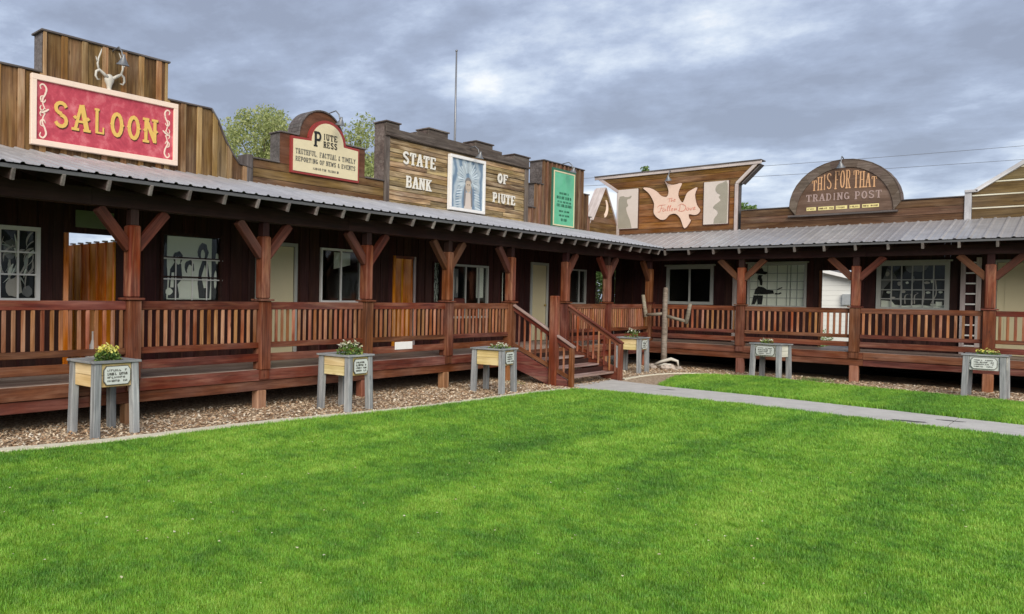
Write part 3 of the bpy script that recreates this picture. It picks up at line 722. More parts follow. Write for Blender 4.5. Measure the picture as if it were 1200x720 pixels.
def porch(fr, label, u0, u1, posts, bays, bracedir):
    L = fr.side == 'L'
    t = thing('covered_porch', label, 'porch', fr.P((u0+u1)/2, 0, 0))
    # deck
    n = FN
    while n < -.02:
        a = u0; n1 = min(n+.142, .0)
        while a < u1-.01:
            b = min(a+4.88, u1); fr.box('deck_board', a+.002, b-.002, n+.003, n1-.003, ZD-.03, ZD, 'deck', t); a = b
        n = n1
    ds = .03
    a = u0
    ue = .03 if L else u1
    if not L: a = .045
    edges = []
    while a < ue-.01:
        b = min(a+4.88, ue); edges.append((a, b)); a = b
    for a, b in edges:
        fr.box('fascia_board', a+.002, b-.002, .002, .04, .478, ZD-.002, 'kick', t)
        fr.box('fascia_board', a+.002, b-.002, -.028, .012, .325, .47, 'kick', t)
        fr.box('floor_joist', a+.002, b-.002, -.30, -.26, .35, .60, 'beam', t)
    for u in posts:
        fr.box('post', u-.1, u+.1, -.105, .095+.0, .50 if False else .65, ZR+.012, 'rail', t, 'z', .008)
        fr.box('post', u-.098, u+.098, .042, .07, .50, ZD+.06, 'rail', t, 'z', .004)
        fr.box('post_cap', u-.135, u+.135, -.135, .125, ZR+.014, ZR+.045, 'rail', t, 'u', .008)
        fr.box('post', u-.088, u+.088, -.09, .086, ZR+.047, 2.70, 'post', t, 'z', .02)
        fr.box('post', u-.062, u+.062, -.065, .060, 2.702, 2.916, 'beam', t, 'z', .006)
        fr.box('support_stump', u-.09, u+.09, -.13, .05-.035, G(*fr.P(u, 0, 0).xy)-.05, .324, 'stump', t, 'z', .012)
        for s in bracedir.get(u, (-1, 1)):
            p0 = fr.P(u+s*.06, 0, 2.40); p1 = fr.P(u+s*.52, 0, 2.905)
            bar('brace', p0, p1, .10, .14, 'brace', t, fr.Nn.cross((p1-p0)), .006)
    # beam, rafters
    bu1 = .08 if L else u1
    bu0 = u0 if L else .085
    a = bu0
    while a < bu1-.01:
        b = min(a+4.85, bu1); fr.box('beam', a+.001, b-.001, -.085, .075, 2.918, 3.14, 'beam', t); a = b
    u = -.9 if L else .62
    step = -.6 if L else .6
    while (u > u0 if L else u < u1):
        p0 = fr.P(u, .56, zroof(.56)-.135); p1 = fr.P(u, FN, zroof(FN)-.135)
        bar('rafter', p0, p1, .045, .135, 'rafter', t, (0, 0, 1), .003)
        bar('rafter_tail', fr.P(u, .565+.035, zroof(.6)-.139), fr.P(u, .565, zroof(.56)-.136), .047, .137, 'rafterend', t, (0, 0, 1), .004)
        u += step
    # sheathing and roof
    k = 0; nn = FN
    while nn < .60:
        n1 = min(nn+.3, .615)
        z0 = (zroof(nn)+zroof(n1))/2-.055
        a0, a1 = (u0, -n1+.0 if L else 0) if L else (n1, u1)
        p0 = fr.P(a0, (nn+n1)/2, z0+.012); p1 = fr.P(a1, (nn+n1)/2, z0+.012)
        up = Vector((0, 0, 1))+fr.Nn*SL
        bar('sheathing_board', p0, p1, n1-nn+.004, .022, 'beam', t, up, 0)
        nn = n1
    a = u0
    rib = .2286
    mit = (lambda u: -u) if L else (lambda u: u)
    lim = (-FN if L else u1)
    if not L: a = FN+.0
    while a < lim-.02:
        b = min(a+rib*4, lim); roof_panel(fr, t, a, b, mit); a = b
    # drip edge
    fr.box('drip_edge', u0 if L else .66, -.66 if L else u1, .60, .618, zroof(.6)-.075, zroof(.6)-.028, 'gtrimdark', t)
    # railings
    for (a, b) in bays:
        a += .1; b -= .1
        fr.box('top_rail', a, b, -.03, .025, ZR-.118, ZR, 'rail', t, None, .006)
        fr.box('bottom_rail', a, b, -.035, .03, ZR-.71, ZR-.625, 'rail', t, None, .006)
        fr.box('kick_board', a, b, -.01, .03, .772, .893, 'kick', t, None, .005)
        nb = max(1, round((b-a)/.1245)); sp = (b-a)/nb
        for i in range(nb):
            u = a+(i+.5)*sp+random.uniform(-.004, .004)
            fr.box('baluster', u-.024, u+.024, -.012, .018, ZR-.624, ZR-.119, 'baluster', t, 'z', .004)
    return t
M['gtrimdark'] = plain('dark_drip_edge', (.10, .10, .105, 1), .5)
PL = [-21.8, -19.4, -17.00, -14.66, -12.24, -9.80, -7.46, -4.96, -2.70, 0]
PR = [2.33, 4.75, 7.09, 9.5, 11.9]
porchL = porch(LF, 'long red railed porch of the left wing, left of the corner', -22.5, 1.70, PL,
      [(PL[i], PL[i+1]) for i in range(9) if i != 6], {-7.46: (-1,), -4.96: (1,), 0: (-1,)})
porchR = porch(RF, 'red railed porch of the right wing, behind and right of the log cactus', .04, 12.3, PR,
      [(0, PR[0])]+[(PR[i], PR[i+1]) for i in range(4)], {})

# stairs
st = thing('porch_stairs', 'wooden stairs with sloping red handrails down from the left porch to the path', 'stairs', (.7, -6.2, G(.7, -6.2)))
ya, yb = -7.46, -4.96
for s, y in ((-1, ya), (1, yb)):
    pts = [(.06, .64), (.28, .64), (1.36, .12), (1.36, -.06), (1.12, -.06), (.06, .32)]
    V = [(x, y+d, z) for d in (-.03, .03) for x, z in pts]; n = 6
    F = [list(range(6)), list(range(6, 12))[::-1]]+[[i, i+6, (i+1) % 6+6, (i+1) % 6] for i in range(6)]
    me = mk_mesh('stringer', V, F); mesh_obj('stringer', me, 'kick', st)
for i, (x, z) in enumerate(((.42, .485), (.77, .323), (1.12, .162))):
    for k in range(2):
        bar('tread', (x-.11+k*.148, ya+.035, z-.02), (x-.11+k*.148, yb-.035, z-.02), .142, .04, 'tread', st, (0, 0, 1), .006)
    bar('dark_gap_board', (x-.155, ya+.035, z-.02+.075), (x-.155, yb-.035, z-.02+.075), .02, .10, 'beam', st)  # dark board stands for the shade in the open gap between treads
for y, xe in ((ya, 1.44), (yb, 1.36)):
    p0 = (.10, y, 1.655); p1 = (xe+.05, y, .81)
    bar('handrail', p0, p1, .09, .045, 'tread' if y == ya else 'rail', st, (0, 0, 1), .01)
    bar('handrail', (p0[0], y, p0[2]-.07), (p1[0]-.03, y, p1[2]-.07), .035, .085, 'rail', st)
    bar('lower_rail', (.1, y, .80), (xe, y, .16), .035, .08, 'rail', st)
    bar('end_post', (xe-.01, y, G(xe, y)-.05), (xe-.01, y, .80), .09, .09, 'post', st, bev=.008)
    x = .22; i = 0
    while x < xe-.08:
        zt = 1.655-(x-.1)*(.845/(xe-.05))-.10; zb = .80-(x-.1)*(.64/(xe-.1))-.06-.05*(i % 2)
        if not (y == ya and abs(x-1.05) < .11): bar('baluster', (x, y+.035 if y == ya else y-.035, zb), (x, y+.035 if y == ya else y-.035, zt), .045, .028, 'baluster' if i % 3 else 'rail', st, bev=.004)
        x += .128; i += 1
bar('newel_post', (1.04, ya+.0, G(1, ya)-.05), (1.04, ya, 1.87), .165, .165, 'post', st, bev=.02)

# ------------------------------------------------------------------ building pieces
def ring(fr, name, u0, u1, z0, z1, w, n0, n1, mat, parent):
    o = [(u0, z0), (u1, z0), (u1, z1), (u0, z1)]; i = [(u0+w, z0+w), (u1-w, z0+w), (u1-w, z1-w), (u0+w, z1-w)]
    V = [(*p, n1) for p in o]+[(*p, n1) for p in i]+[(*p, n0) for p in o]+[(*p, n0) for p in i]
    c = fr.P(u0, n0, z0); V = [fr.P(u, n, z)-c for u, z, n in V]; F = []
    for k in range(4):
        j = (k+1) % 4; F += [[k, j, 4+j, 4+k], [8+k, 12+k, 12+j, 8+j], [k, 8+k, 8+j, j], [4+k, 4+j, 12+j, 12+k]]
    me = mk_mesh(name, V, F)
    return mesh_obj(name, me, mat, parent, Matrix.Translation(c))
def window(fr, par, u0, u1, z0, z1, fw=.06, mat='winframe', cols=(), rows=(), back=None, depth=.07, sill=False, head=0, glass=True, label=None):
    w = ring(fr, 'window', u0, u1, z0, z1, fw, FN-.02, FN+.035, mat, par)
    if label: w['label'] = label
    if head: fr.box('window_head', u0-.05, u1+.05, FN+.002, FN+.06, z1+.002, z1+head, mat, w)
    for f in cols:
        u = u0+fw+(u1-u0-2*fw)*f; fr.box('muntin', u-.012, u+.012, FN-.012, FN+.012, z0+fw, z1-fw, mat, w, 'z', 0)
    for f in rows:
        z = z0+fw+(z1-z0-2*fw)*f; fr.box('muntin', u0+fw, u1-fw, FN-.009, FN+.015, z-.012, z+.012, mat, w, 'u', 0)
    if glass: fr.box('pane', u0+fw-.01, u1-fw+.01, FN-.020, FN-.016, z0+fw-.01, z1-fw+.01, 'glass', w, 'u', 0)
    if back: fr.box('painted_panel', u0+fw-.02, u1-fw+.02, FN-depth-.01, FN-depth, z0+fw-.02, z1-fw+.02, back, w, 'u', 0)
    return w
def door(fr, par, u0, u1, z1=2.72, mat='door', knob=1, label=None):
    d = fr.box('door', u0, u1, FN-.05, FN-.01, ZD+.01, z1, mat, par, 'z', .004)
    if label: d['label'] = label
    for za_, zb_ in ((ZD+.16, ZD+.86), (ZD+.98, z1-.16)): fr.box('door_panel', u0+.13, u1-.13, FN-.0095, FN-.003, za_, zb_, mat, d, 'z', .003)
    fr.box('door_frame', u0-.07, u0-.003, FN-.03, FN+.035, ZD+.01, z1+.07, 'greyframe', d, 'z')
    fr.box('door_frame', u1+.003, u1+.07, FN-.03, FN+.035, ZD+.01, z1+.07, 'greyframe', d, 'z')
    fr.box('door_frame', u0-.003, u1+.003, FN-.03, FN+.035, z1+.003, z1+.07, 'greyframe', d, 'u')
    if knob: lathe('door_knob', [(0, -.05), (.012, -.05), (.012, -.02), (.03, -.01), (.034, .01), (.02, .03), (0, .033)], None, 'brass', d, 10,
                   Matrix.Translation(fr.P(u1-.09, FN+.03, ZD+.98)) @ fr.Nn.to_track_quat('Z', 'Y').to_matrix().to_4x4())
    return d
def front_wall(fr, par, u0, u1, opens, z1=3.83, zb=ZD+.005, width=.26):
    bp = {u0, u1}
    u = u0
    while u < u1: bp.add(u); u += width
    for o in opens:
        for e in o[:2]:
            if u0 < e < u1: bp.add(e)
    bp = sorted(bp)
    for a, b in zip(bp, bp[1:]):
        if b-a < .004: continue
        zs = [(zb, z1)]
        for (oa, ob, za, zz) in opens:
            if oa < (a+b)/2 < ob:
                zs2 = []
                for (p, q) in zs:
                    if za > p: zs2.append((p, min(q, za)))
                    if zz < q: zs2.append((max(p, zz), q))
                zs = [s for s in zs2 if s[1]-s[0] > .01]
        for p, q in zs:
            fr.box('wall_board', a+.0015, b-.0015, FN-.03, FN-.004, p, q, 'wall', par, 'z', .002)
            if b-a > .2 and q-p > .5: fr.box('batten', a-.02, a+.02, FN-.004, FN+.012, p, q, 'wall', par, 'z', .002)
def shell(fr, par, u0, u1, depth=3.2, ztop=3.7):
    """closed dark room behind the front wall: side walls, back, floor and flat roof"""
    n0, n1 = FN-.035, FN-depth; z0 = -.1
    c = fr.P(u0, n0, 0)
    pts = [fr.P(u, n, z)-c for u in (u0, u1) for n in (n0, n1) for z in (z0, ztop)]
    F = [(0, 1, 3, 2), (4, 6, 7, 5), (2, 3, 7, 6), (1, 5, 7, 3), (0, 2, 6, 4)]
    mesh_obj('room_shell', mk_mesh('room_shell', pts, F), 'interior', par, Matrix.Translation(c))
def passage_wall(fr, par, u, n_end, z1, eave=False):
    n = FN-.032; k = 0
    while n > n_end:
        n2 = max(n-.27, n_end)
        fr.box('passage_board', u-.03, u-.005, n2+.002, n-.002, ZD-.1, z1, 'orange', par, 'z', .002)
        fr.box('passage_batten', u-.05, u-.03, n-.03, n+.02 if k else n, ZD-.1, z1, 'orange', par, 'z', .002)
        if eave: fr.box('rafter_end', u-.09, u-.0, n-.03, n+.01 if k else n, z1+.002, z1+.028, 'winframe', par, 'n', .002)
        n = n2; k += 1
def backing(fr, par, outline, n0, n1, mat='cap'):
    return fr.prism('parapet_body', outline, n0, n1, mat, par, 'u')
def coping(fr, par, pts, w0, w1, th, mat):
    for a, b in zip(pts, pts[1:]):
        p0 = fr.P(a[0], (w0+w1)/2, a[1]+th/2); p1 = fr.P(b[0], (w0+w1)/2, b[1]+th/2)
        if (p1-p0).length < .03: continue
        d = (p1-p0); up = d.cross(fr.Nn); 
        if up.z < 0: up = -up
        bar('coping', p0, p1, abs(w1-w0), th, mat, par, up if abs(d.z) < .95*d.length else fr.U, .004)
def arc(cu, cz, ru, rz, a0, a1, n=20):
    return [(cu+ru*math.cos(math.radians(a0+(a1-a0)*i/n)), cz+rz*math.sin(math.radians(a0+(a1-a0)*i/n))) for i in range(n+1)]
BN = FN-.27        # back face of the parapets
ZB = 3.80

# --- saloon
A = thing('saloon_building', 'saloon false front of vertical brown boards with a raised centre, at the far left', 'building', LF.P(-18, FN, 0))
op = [(-18.95, -17.51, 1.64, 2.73), (-17.13, -16.22, ZD, 2.69), (-15.42, -14.14, 1.64, 2.82), (-21.6, -20.7, ZD, 2.72)]
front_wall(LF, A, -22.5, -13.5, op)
ol = [(-22.5, ZB), (-22.5, 4.97), (-17.5, 4.97), (-17.5, 5.58), (-15.34, 5.58), (-15.34, 4.98), (-14.43, 4.98), (-14.28, 4.80), (-14.13, 4.52), (-13.96, 4.28), (-13.79, 4.12), (-13.5, 4.08), (-13.5, ZB)]
backing(LF, A, ol, BN, FN)
siding(LF, ol, 0, .33, .006, FN+.001, .02, 'saloon', A, batten=(.10, .022, 'batten'))
coping(LF, A, [(-22.5, 4.972), (-17.53, 4.972)], BN-.02, FN+.06, .028, 'cap')
coping(LF, A, [(-17.54, 5.582), (-15.30, 5.582)], BN-.02, FN+.06, .028, 'cap')
coping(LF, A, ol[5:12], BN-.02, FN+.06, .026, 'cap')
window(LF, A, -18.95, -17.51, 1.64, 2.73, .06, 'winframe', (.2, .4, .6, .8), (.35, .68), 'black', label='white framed window painted with a black and white plant scene')
w2 = window(LF, A, -15.42, -14.14, 1.64, 2.82, .05, 'wallframe' if False else 'wall', (), (.36, .66), None, label='dark window with white poster of people and thin white bars')
door(LF, A, -21.6, -20.7)
shell(LF, A, -22.5, -17.14, 3.2, 2.8); shell(LF, A, -16.215, -13.49, 3.2, 2.60)
passage_wall(LF, A, -16.22, FN-2.6, 2.60, True)
LF.box('passage_frame', -17.13, -17.06, FN-.03, FN+.03, ZD+.01, 2.688, 'orange', A, 'z')
LF.box('transom_board', -16.95, -16.30, FN+.002, FN+.03, 2.78, 3.04, 'greenboard', A, 'u')
# people poster: silhouettes on white paper
LF.box('poster', -15.26, -14.33, FN-.042, FN-.034, 1.70, 2.76, 'paper', w2, 'u', 0)
LF.box('dark_backing', -15.38, -14.18, FN-.058, FN-.048, 1.68, 2.78, 'black', w2, 'u', 0)
def blob(cu, cz, ru, rz, n=14, j=.12, seed=0):
    r = random.Random(seed); return [(cu+ru*math.cos(2*PI*i/n)*(1+r.uniform(-j, j)), cz+rz*math.sin(2*PI*i/n)*(1+r.uniform(-j, j))) for i in range(n)]
def flat(fr, par, name, pts, n, mat, th=.003): return fr.prism(name, pts, n, n+th, mat, par, 'u')
nP = FN-.0335
shapes = [('black', blob(-15.04, 2.40, .10, .11, seed=1)), ('black', blob(-14.52, 2.52, .11, .16, seed=2)), ('black', blob(-14.80, 2.25, .10, .12, seed=3)),
          ('black', [(-15.24, 1.72), (-15.20, 2.2), (-15.1, 2.34), (-14.98, 2.3), (-14.95, 2.05), (-15.05, 1.95), (-15.0, 1.72)]),
          ('black', [(-14.66, 1.72), (-14.6, 2.2), (-14.52, 2.4), (-14.42, 2.36), (-14.35, 2.0), (-14.37, 1.72)]),
          ('black', blob(-14.24, 2.5, .07, .26, seed=5)), ('black', blob(-14.24, 2.0, .06, .2, seed=8)), ('black', blob(-15.30, 2.05, .05, .3, seed=9))]
for i, (m_, p) in enumerate(shapes): flat(LF, w2, 'poster_figure', p, nP+.004*(i % 2), m_)
tops = [('paper', blob(-14.80, 2.20, .055, .09, seed=11)), ('paper', blob(-14.53, 2.47, .045, .09, seed=12)), ('paper', blob(-15.04, 2.36, .045, .07, seed=13)),
        ('paper', [(-15.02, 1.72), (-14.98, 2.02), (-14.86, 2.10), (-14.74, 2.10), (-14.64, 2.0), (-14.60, 1.72)]),
        ('paper', [(-15.2, 1.9), (-15.17, 2.15), (-15.12, 2.15), (-15.13, 1.9)]), ('paper', [(-14.5, 1.9), (-14.55, 2.1), (-14.48, 2.3), (-14.42, 2.1), (-14.43, 1.9)]),
        ('paper', blob(-15.22, 1.83, .07, .06, seed=15)), ('paper', blob(-14.25, 2.05, .03, .16, seed=16)), ('paper', blob(-14.22, 2.42, .03, .1, seed=17))]
for m_, p in tops: flat(LF, w2, 'poster_figure', p, nP+.008, m_)
for f in (.33, .62): LF.box('white_bar', -15.37, -14.12, FN+.001, FN+.018, 1.64+1.18*f, 1.66+1.18*f, 'winframe', w2, 'u', 0)
for u in (-15.1, -14.76, -14.45): LF.box('white_bar', u-.010, u+.010, FN-.012, FN-.001, 1.69, 2.42, 'winframe', w2, 'z', 0)

# --- newspaper building
B = thing('newspaper_building', 'low brown false front with a round topped centre, between the saloon and the bank', 'building', LF.P(-11.6, FN, 0))
op = [(-13.28, -12.37, ZD, 2.72), (-11.66, -10.43, 1.66, 2.75)]
front_wall(LF, B, -13.5, -9.78, op)
lowz = 4.27; ar = arc(-11.70, 4.85, .63, .56, 180, 0, 22)
ol = [(-13.46, ZB), (-13.46, lowz), (-12.79, lowz), (-12.79, 4.85)]+ar+[(-10.40, 4.85), (-10.40, lowz), (-9.78, lowz), (-9.78, ZB)]
backing(LF, B, ol, BN, FN, 'cap')
lo = [(-13.46, ZB), (-13.46, lowz), (-9.78, lowz), (-9.78, ZB)]
siding(LF, lo, 1, .155, .008, FN+.001, .02, 'press', B)
up_ = [(-12.79, lowz+.003), (-12.79, 4.85)]+ar+[(-10.40, 4.85), (-10.40, lowz+.003)]
LF.prism('panel', up_, FN+.001, FN+.022, 'press_panel', B)
coping(LF, B, [(-13.50, lowz+.002), (-12.82, lowz+.002)], BN-.02, FN+.05, .028, 'cap'); coping(LF, B, [(-12.82, 4.852), (-12.33, 4.852)], BN-.02, FN+.05, .028, 'cap')
coping(LF, B, ar, BN-.02, FN+.05, .03, 'cap'); coping(LF, B, [(-11.07, 4.852), (-10.38, 4.852)], BN-.02, FN+.05, .028, 'cap'); coping(LF, B, [(-10.38, lowz+.002), (-9.78, lowz+.002)], BN-.02, FN+.05, .028, 'cap')
LF.box('corner_post', -13.62, -13.48, BN+.05, FN+.05, 3.78, 4.33, 'cap', B, 'z')
door(LF, B, -13.28, -12.37)
wn = window(LF, B, -11.66, -10.43, 1.66, 2.75, .045, 'winframe', (), ())
LF.box('centre_mullion', -11.075, -11.03, FN-.014, FN+.02, 1.705, 2.705, 'winframe', wn, 'z')
shell(LF, B, -13.485, -9.80, 3.2, 2.85)
flat(LF, wn, 'inside_poster', [(-11.0, 2.35), (-11.0, 2.7), (-10.5, 2.7), (-10.5, 2.45)], FN-.25, 'paper')

# --- bank
Bk = thing('bank_building', 'bank false front of tan slab siding with stepped dark parapet and white lettering', 'building', LF.P(-6.8, FN, 0))
op = [(-9.38, -8.62, ZD, 2.70), (-7.95, -7.60, 1.66, 2.63), (-7.18, -5.63, 1.30, 2.60), (-5.03, -4.75, 1.66, 2.50)]
front_wall(LF, Bk, -9.78, -3.83, op)
topz = 5.43
ol = [(-9.76, ZB), (-9.76, 5.54), (-9.31, 5.54), (-9.31, topz), (-8.68, topz), (-8.68, 5.50), (-8.27, 5.50), (-8.27, 5.62), (-7.52, 5.62), (-7.52, 5.50), (-6.37, 5.50), (-6.37, 5.61), (-5.61, 5.61), (-5.61, 5.52), (-5.17, 5.52), (-5.17, 5.43), (-4.59, 5.43), (-4.59, 5.53), (-3.82, 5.53), (-3.82, ZB)]
backing(LF, Bk, ol, BN, FN, 'bankdark')
fri = [p if p[1] > 5 else (p[0], 5.245) for p in ol]
LF.prism('frieze', fri, FN+.002, FN+.06, 'bankdark', Bk, 'u', .006)
LF.box('frieze_moulding', -9.78, -3.80, FN+.062, FN+.10, 5.25, 5.30, 'bankdark', Bk, 'u')
LF.box('corner_board', -9.76, -9.62, FN+.002, FN+.055, ZB, 5.243, 'bankdark', Bk, 'z'); LF.box('corner_board', -4.0, -3.82, FN+.002, FN+.055, ZB, 5.243, 'bankdark', Bk, 'z')
for u0, u1, zt in ((-9.8, -9.28, 5.542), (-8.30, -7.49, 5.622), (-6.40, -5.58, 5.612), (-4.62, -3.79, 5.532)): LF.box('coping', u0, u1, BN-.02, FN+.09, zt, zt+.03, 'bankdark', Bk, 'u')
inn = [(-9.615, ZB), (-9.615, 5.24), (-4.005, 5.24), (-4.005, ZB)]
z = ZB
while z < 5.23:
    z2 = min(z+random.uniform(.085, .125), 5.24); a = -9.615
    while a < -4.02:
        b = min(a+random.uniform(1.2, 3.2), -4.005); 
        LF.box('slab_board', a+.002, b-.002, FN+.001, FN+.018+random.uniform(0, .03), z+.004, z2-.004, 'bank', Bk, 'u', .012); a = b
    z = z2
window(LF, Bk, -7.95, -7.60, 1.66, 2.63, .03, 'wall', (), (), 'art_leaf', label='narrow window painted with pale leaves')
w5 = window(LF, Bk, -7.18, -5.63, 1.30, 2.60, .05, 'greyframe', (), (), None)
for u in (-6.60, -6.02): LF.box('mullion', u-.02, u+.02, FN-.014, FN+.02, 1.35, 2.55, 'greyframe', w5, 'z')
LF.box('lower_panel', -7.12, -6.63, FN-.012, FN+.012, 1.36, 1.78, 'kick', w5, 'u')
LF.box('curtain', -6.0, -5.69, FN-.09, FN-.08, 1.8, 2.56, 'paper', w5, 'z')
LF.box('curtain', -7.1, -6.68, FN-.16, FN-.15, 1.8, 2.5, 'muralgrey', w5, 'z')
for k in range(3): flat(LF, w5, 'painted_figure', blob(-7.02+.14*k, 2.1, .035, .22, seed=30+k), FN-.146, 'palepanel')
w6 = window(LF, Bk, -5.03, -4.75, 1.66, 2.50, .03, 'wall', (), (), None)
LF.box('curtain', -4.98, -4.82, FN-.06, FN-.05, 1.70, 2.46, 'paper', w6, 'z')
shell(LF, Bk, -9.795, -9.385, 3.2, 2.8); shell(LF, Bk, -8.60, -3.84, 3.2, 2.8)
passage_wall(LF, Bk, -8.62, FN-2.8, 2.85)
LF.box('passage_frame', -9.38, -9.32, FN-.03, FN+.03, ZD+.01, 2.698, 'orange', Bk, 'z'); LF.box('passage_frame', -8.66, -8.60, FN+.002, FN+.03, ZD+.01, 2.698, 'trim', Bk, 'z')
LF.box('passage_frame', -9.32, -8.66, FN-.03, FN+.03, 2.64, 2.698, 'post', Bk, 'u')

# --- narrow stepped building with the green sign
Gn = thing('narrow_building', 'narrow stepped false front of dark vertical boards behind the green sign', 'building', LF.P(-2, FN, 0))
front_wall(LF, Gn, -3.83, -.15, [(-3.45, -2.66, ZD, 2.72), (-1.52, -.32, 1.66, 2.68)])
ol = [(-3.80, ZB), (-3.80, 4.25), (-3.43, 4.25), (-3.43, 4.92), (-3.02, 4.92), (-3.02, 5.59), (-.67, 5.59), (-.67, 4.90), (-.34, 4.90), (-.34, 4.25), (-.15, 4.25), (-.15, ZB)]
backing(LF, Gn, ol, BN-.1, FN, 'cap')
siding(LF, ol, 0, .24, .006, FN+.001, .02, 'green_b', Gn, batten=(.075, .03, 'green_b'))
for a, b, zt in ((-3.84, -3.44, 4.252), (-3.47, -3.03, 4.922), (-3.06, -.63, 5.592), (-.65, -.30, 4.902), (-.33, -.13, 4.252)): LF.box('coping', a, b, BN-.12, FN+.07, zt, zt+.028, 'cap', Gn, 'u')
door(LF, Gn, -3.45, -2.66)
wg = window(LF, Gn, -1.52, -.32, 1.66, 2.68, .045, 'greyframe', (), ())
LF.box('centre_mullion', -.76, -.71, FN-.014, FN+.02, 1.705, 2.635, 'greyframe', wg, 'z')
shell(LF, Gn, -3.82, -.16)

# --- outhouse-like gable in the corner
Oh = thing('outhouse_front', 'small steep gable with a pale crescent moon, wedged in the corner of the two wings', 'building', LF.P(.8, FN, 0))
front_wall(LF, Oh, -.15, 1.70, [(.31, .89, 1.66, 2.66)])
ol = [(-.13, ZB), (-.13, 4.05), (.0, 4.22), (.74, 5.22), (.84, 5.22), (1.70, 4.10), (1.70, ZB)]
backing(LF, Oh, ol, BN, FN, 'trim'); siding(LF, ol, 1, .17, .006, FN+.001, .02, 'press', Oh)
bar('barge_board', LF.P(-.03, FN-.09, 4.19), LF.P(.78, FN-.09, 5.25), .30, .03, 'trim', Oh, (0, -1, .8), .005)
bar('barge_board', LF.P(1.68, FN-.09, 4.14), LF.P(.83, FN-.09, 5.25), .30, .025, 'trim', Oh, (0, 1, .8), .005)
cres = arc(.72, 4.62, .29, .30, -75, 60, 14)+arc(.62, 4.66, .28, .27, 48, -60, 14)
LF.prism('crescent_moon', clean(cres), FN+.024, FN+.045, 'peachpale' if False else 'creamframe', Oh)
shell(LF, Oh, -.14, .30, 1.9)
LF.box('window_frame', .27, .31, FN-.03, FN+.03, 1.66, 2.66, 'wall', Oh, 'z')

# --- right wing: dove building
D = thing('dove_building', 'amber boarded false front with flared pale edges, beside the corner gable', 'building', RF.P(0, FN, 0))
front_wall(RF, D, -1.70, 1.72, [(-.17, 1.12, 1.70, 2.83)])
ol = [(-1.70, ZB), (-1.70, 5.17), (-2.34, 5.66), (2.20, 5.66), (1.70, 5.12), (1.70, ZB)]
backing(RF, D, ol, BN, FN, 'cap'); siding(RF, ol, 1, .19, .007, FN+.001, .02, 'dove_b', D)
for a, b in (((-1.66, ZB), (-1.66, 5.20)), ((-1.66, 5.20), (-2.30, 5.69)), ((1.66, ZB), (1.66, 5.15)), ((1.66, 5.15), (2.16, 5.69))):
    bar('edge_trim', RF.P(a[0], FN+.04, a[1]), RF.P(b[0], FN+.04, b[1]), .035, .085, 'trim', D, RF.Nn.cross(RF.P(b[0], 0, b[1])-RF.P(a[0], 0, a[1])), .004)
bar('edge_trim', RF.P(-2.42, FN+.062, 5.69), RF.P(2.27, FN+.062, 5.69), .035, .09, 'trim', D); bar('coping', RF.P(-2.42, FN-.10, 5.75), RF.P(2.27, FN-.10, 5.75), .42, .03, 'cap', D)
bar('under_eave', RF.P(1.78, FN-.13, 5.14), RF.P(2.24, FN-.13, 5.64), .29, .03, 'cap', D, (1, 0, -1)); bar('base_trim', RF.P(-1.6, FN+.04, ZB+.03), RF.P(1.6, FN+.04, ZB+.03), .03, .06, 'rim', D)
wd = window(RF, D, -.17, 1.12, 1.70, 2.83, .085, 'greyframe', (), (), None, head=.05)
RF.box('centre_mullion', .45, .50, FN-.014, FN+.025, 1.785, 2.745, 'greyframe', wd, 'z')
shell(RF, D, -1.68, 1.70, 2.9, 2.95)
RF.box('trim_board', 1.62, 1.74, FN+.015, FN+.045, ZD+.02, 2.55, 'trim', D, 'z')

# --- trading post
T = thing('trading_post_building', 'long low umber false front with a big half round top in the right wing', 'building', RF.P(4.1, FN, 0))
front_wall(RF, T, 1.72, 6.48, [(1.99, 3.38, 1.66, 2.87), (3.72, 4.36, ZD-.1, 2.66), (4.86, 6.25, 1.64, 2.85)])
ao = arc(4.13, 4.36, 1.175, 1.16, 180, 0, 36)
ol = [(1.78, ZB), (1.78, 4.37)]+ao+[(6.47, 4.37), (6.47, ZB)]
backing(RF, T, ol, BN, FN, 'rim')
lo = [(1.78, ZB), (1.78, 4.36), (6.47, 4.36), (6.47, ZB)]
siding(RF, lo, 1, .185, .007, FN+.001, .02, 'trade_b', T)
rim = ao+arc(4.13, 4.15, 1.03, 1.18, 0, 180, 36)
for i in range(0, 36, 3):
    q = ao[i:i+4]+rim[37+36-i-3:37+36-i+1][0:]
    RF.prism('arch_rim', q, FN+.024, FN+.075, 'rim', T)
coping(RF, T, [(1.78, 4.372), (2.94, 4.372)], BN-.02, FN+.05, .025, 'cap'); coping(RF, T, [(5.32, 4.372), (6.47, 4.372)], BN-.02, FN+.05, .025, 'cap'); coping(RF, T, ao[::2], BN-.02, FN+.085, .02, 'rim')
wt = window(RF, T, 1.99, 3.38, 1.66, 2.87, .055, 'greyframe', (), (), 'paper', head=.045, label='window with a white blind and a black gunslinger silhouette')
for k in range(1, 6): RF.box('muntin', 1.99+k*.232-.008, 1.99+k*.232+.008, FN-.056, FN-.048, 1.71, 2.82, 'greyframe', wt, 'z', 0)
for k in range(1, 5): RF.box('muntin', 2.04, 3.33, FN-.058, FN-.050, 1.70+k*.225-.008, 1.70+k*.225+.008, 'greyframe', wt, 'u', 0)
nC = FN-.046
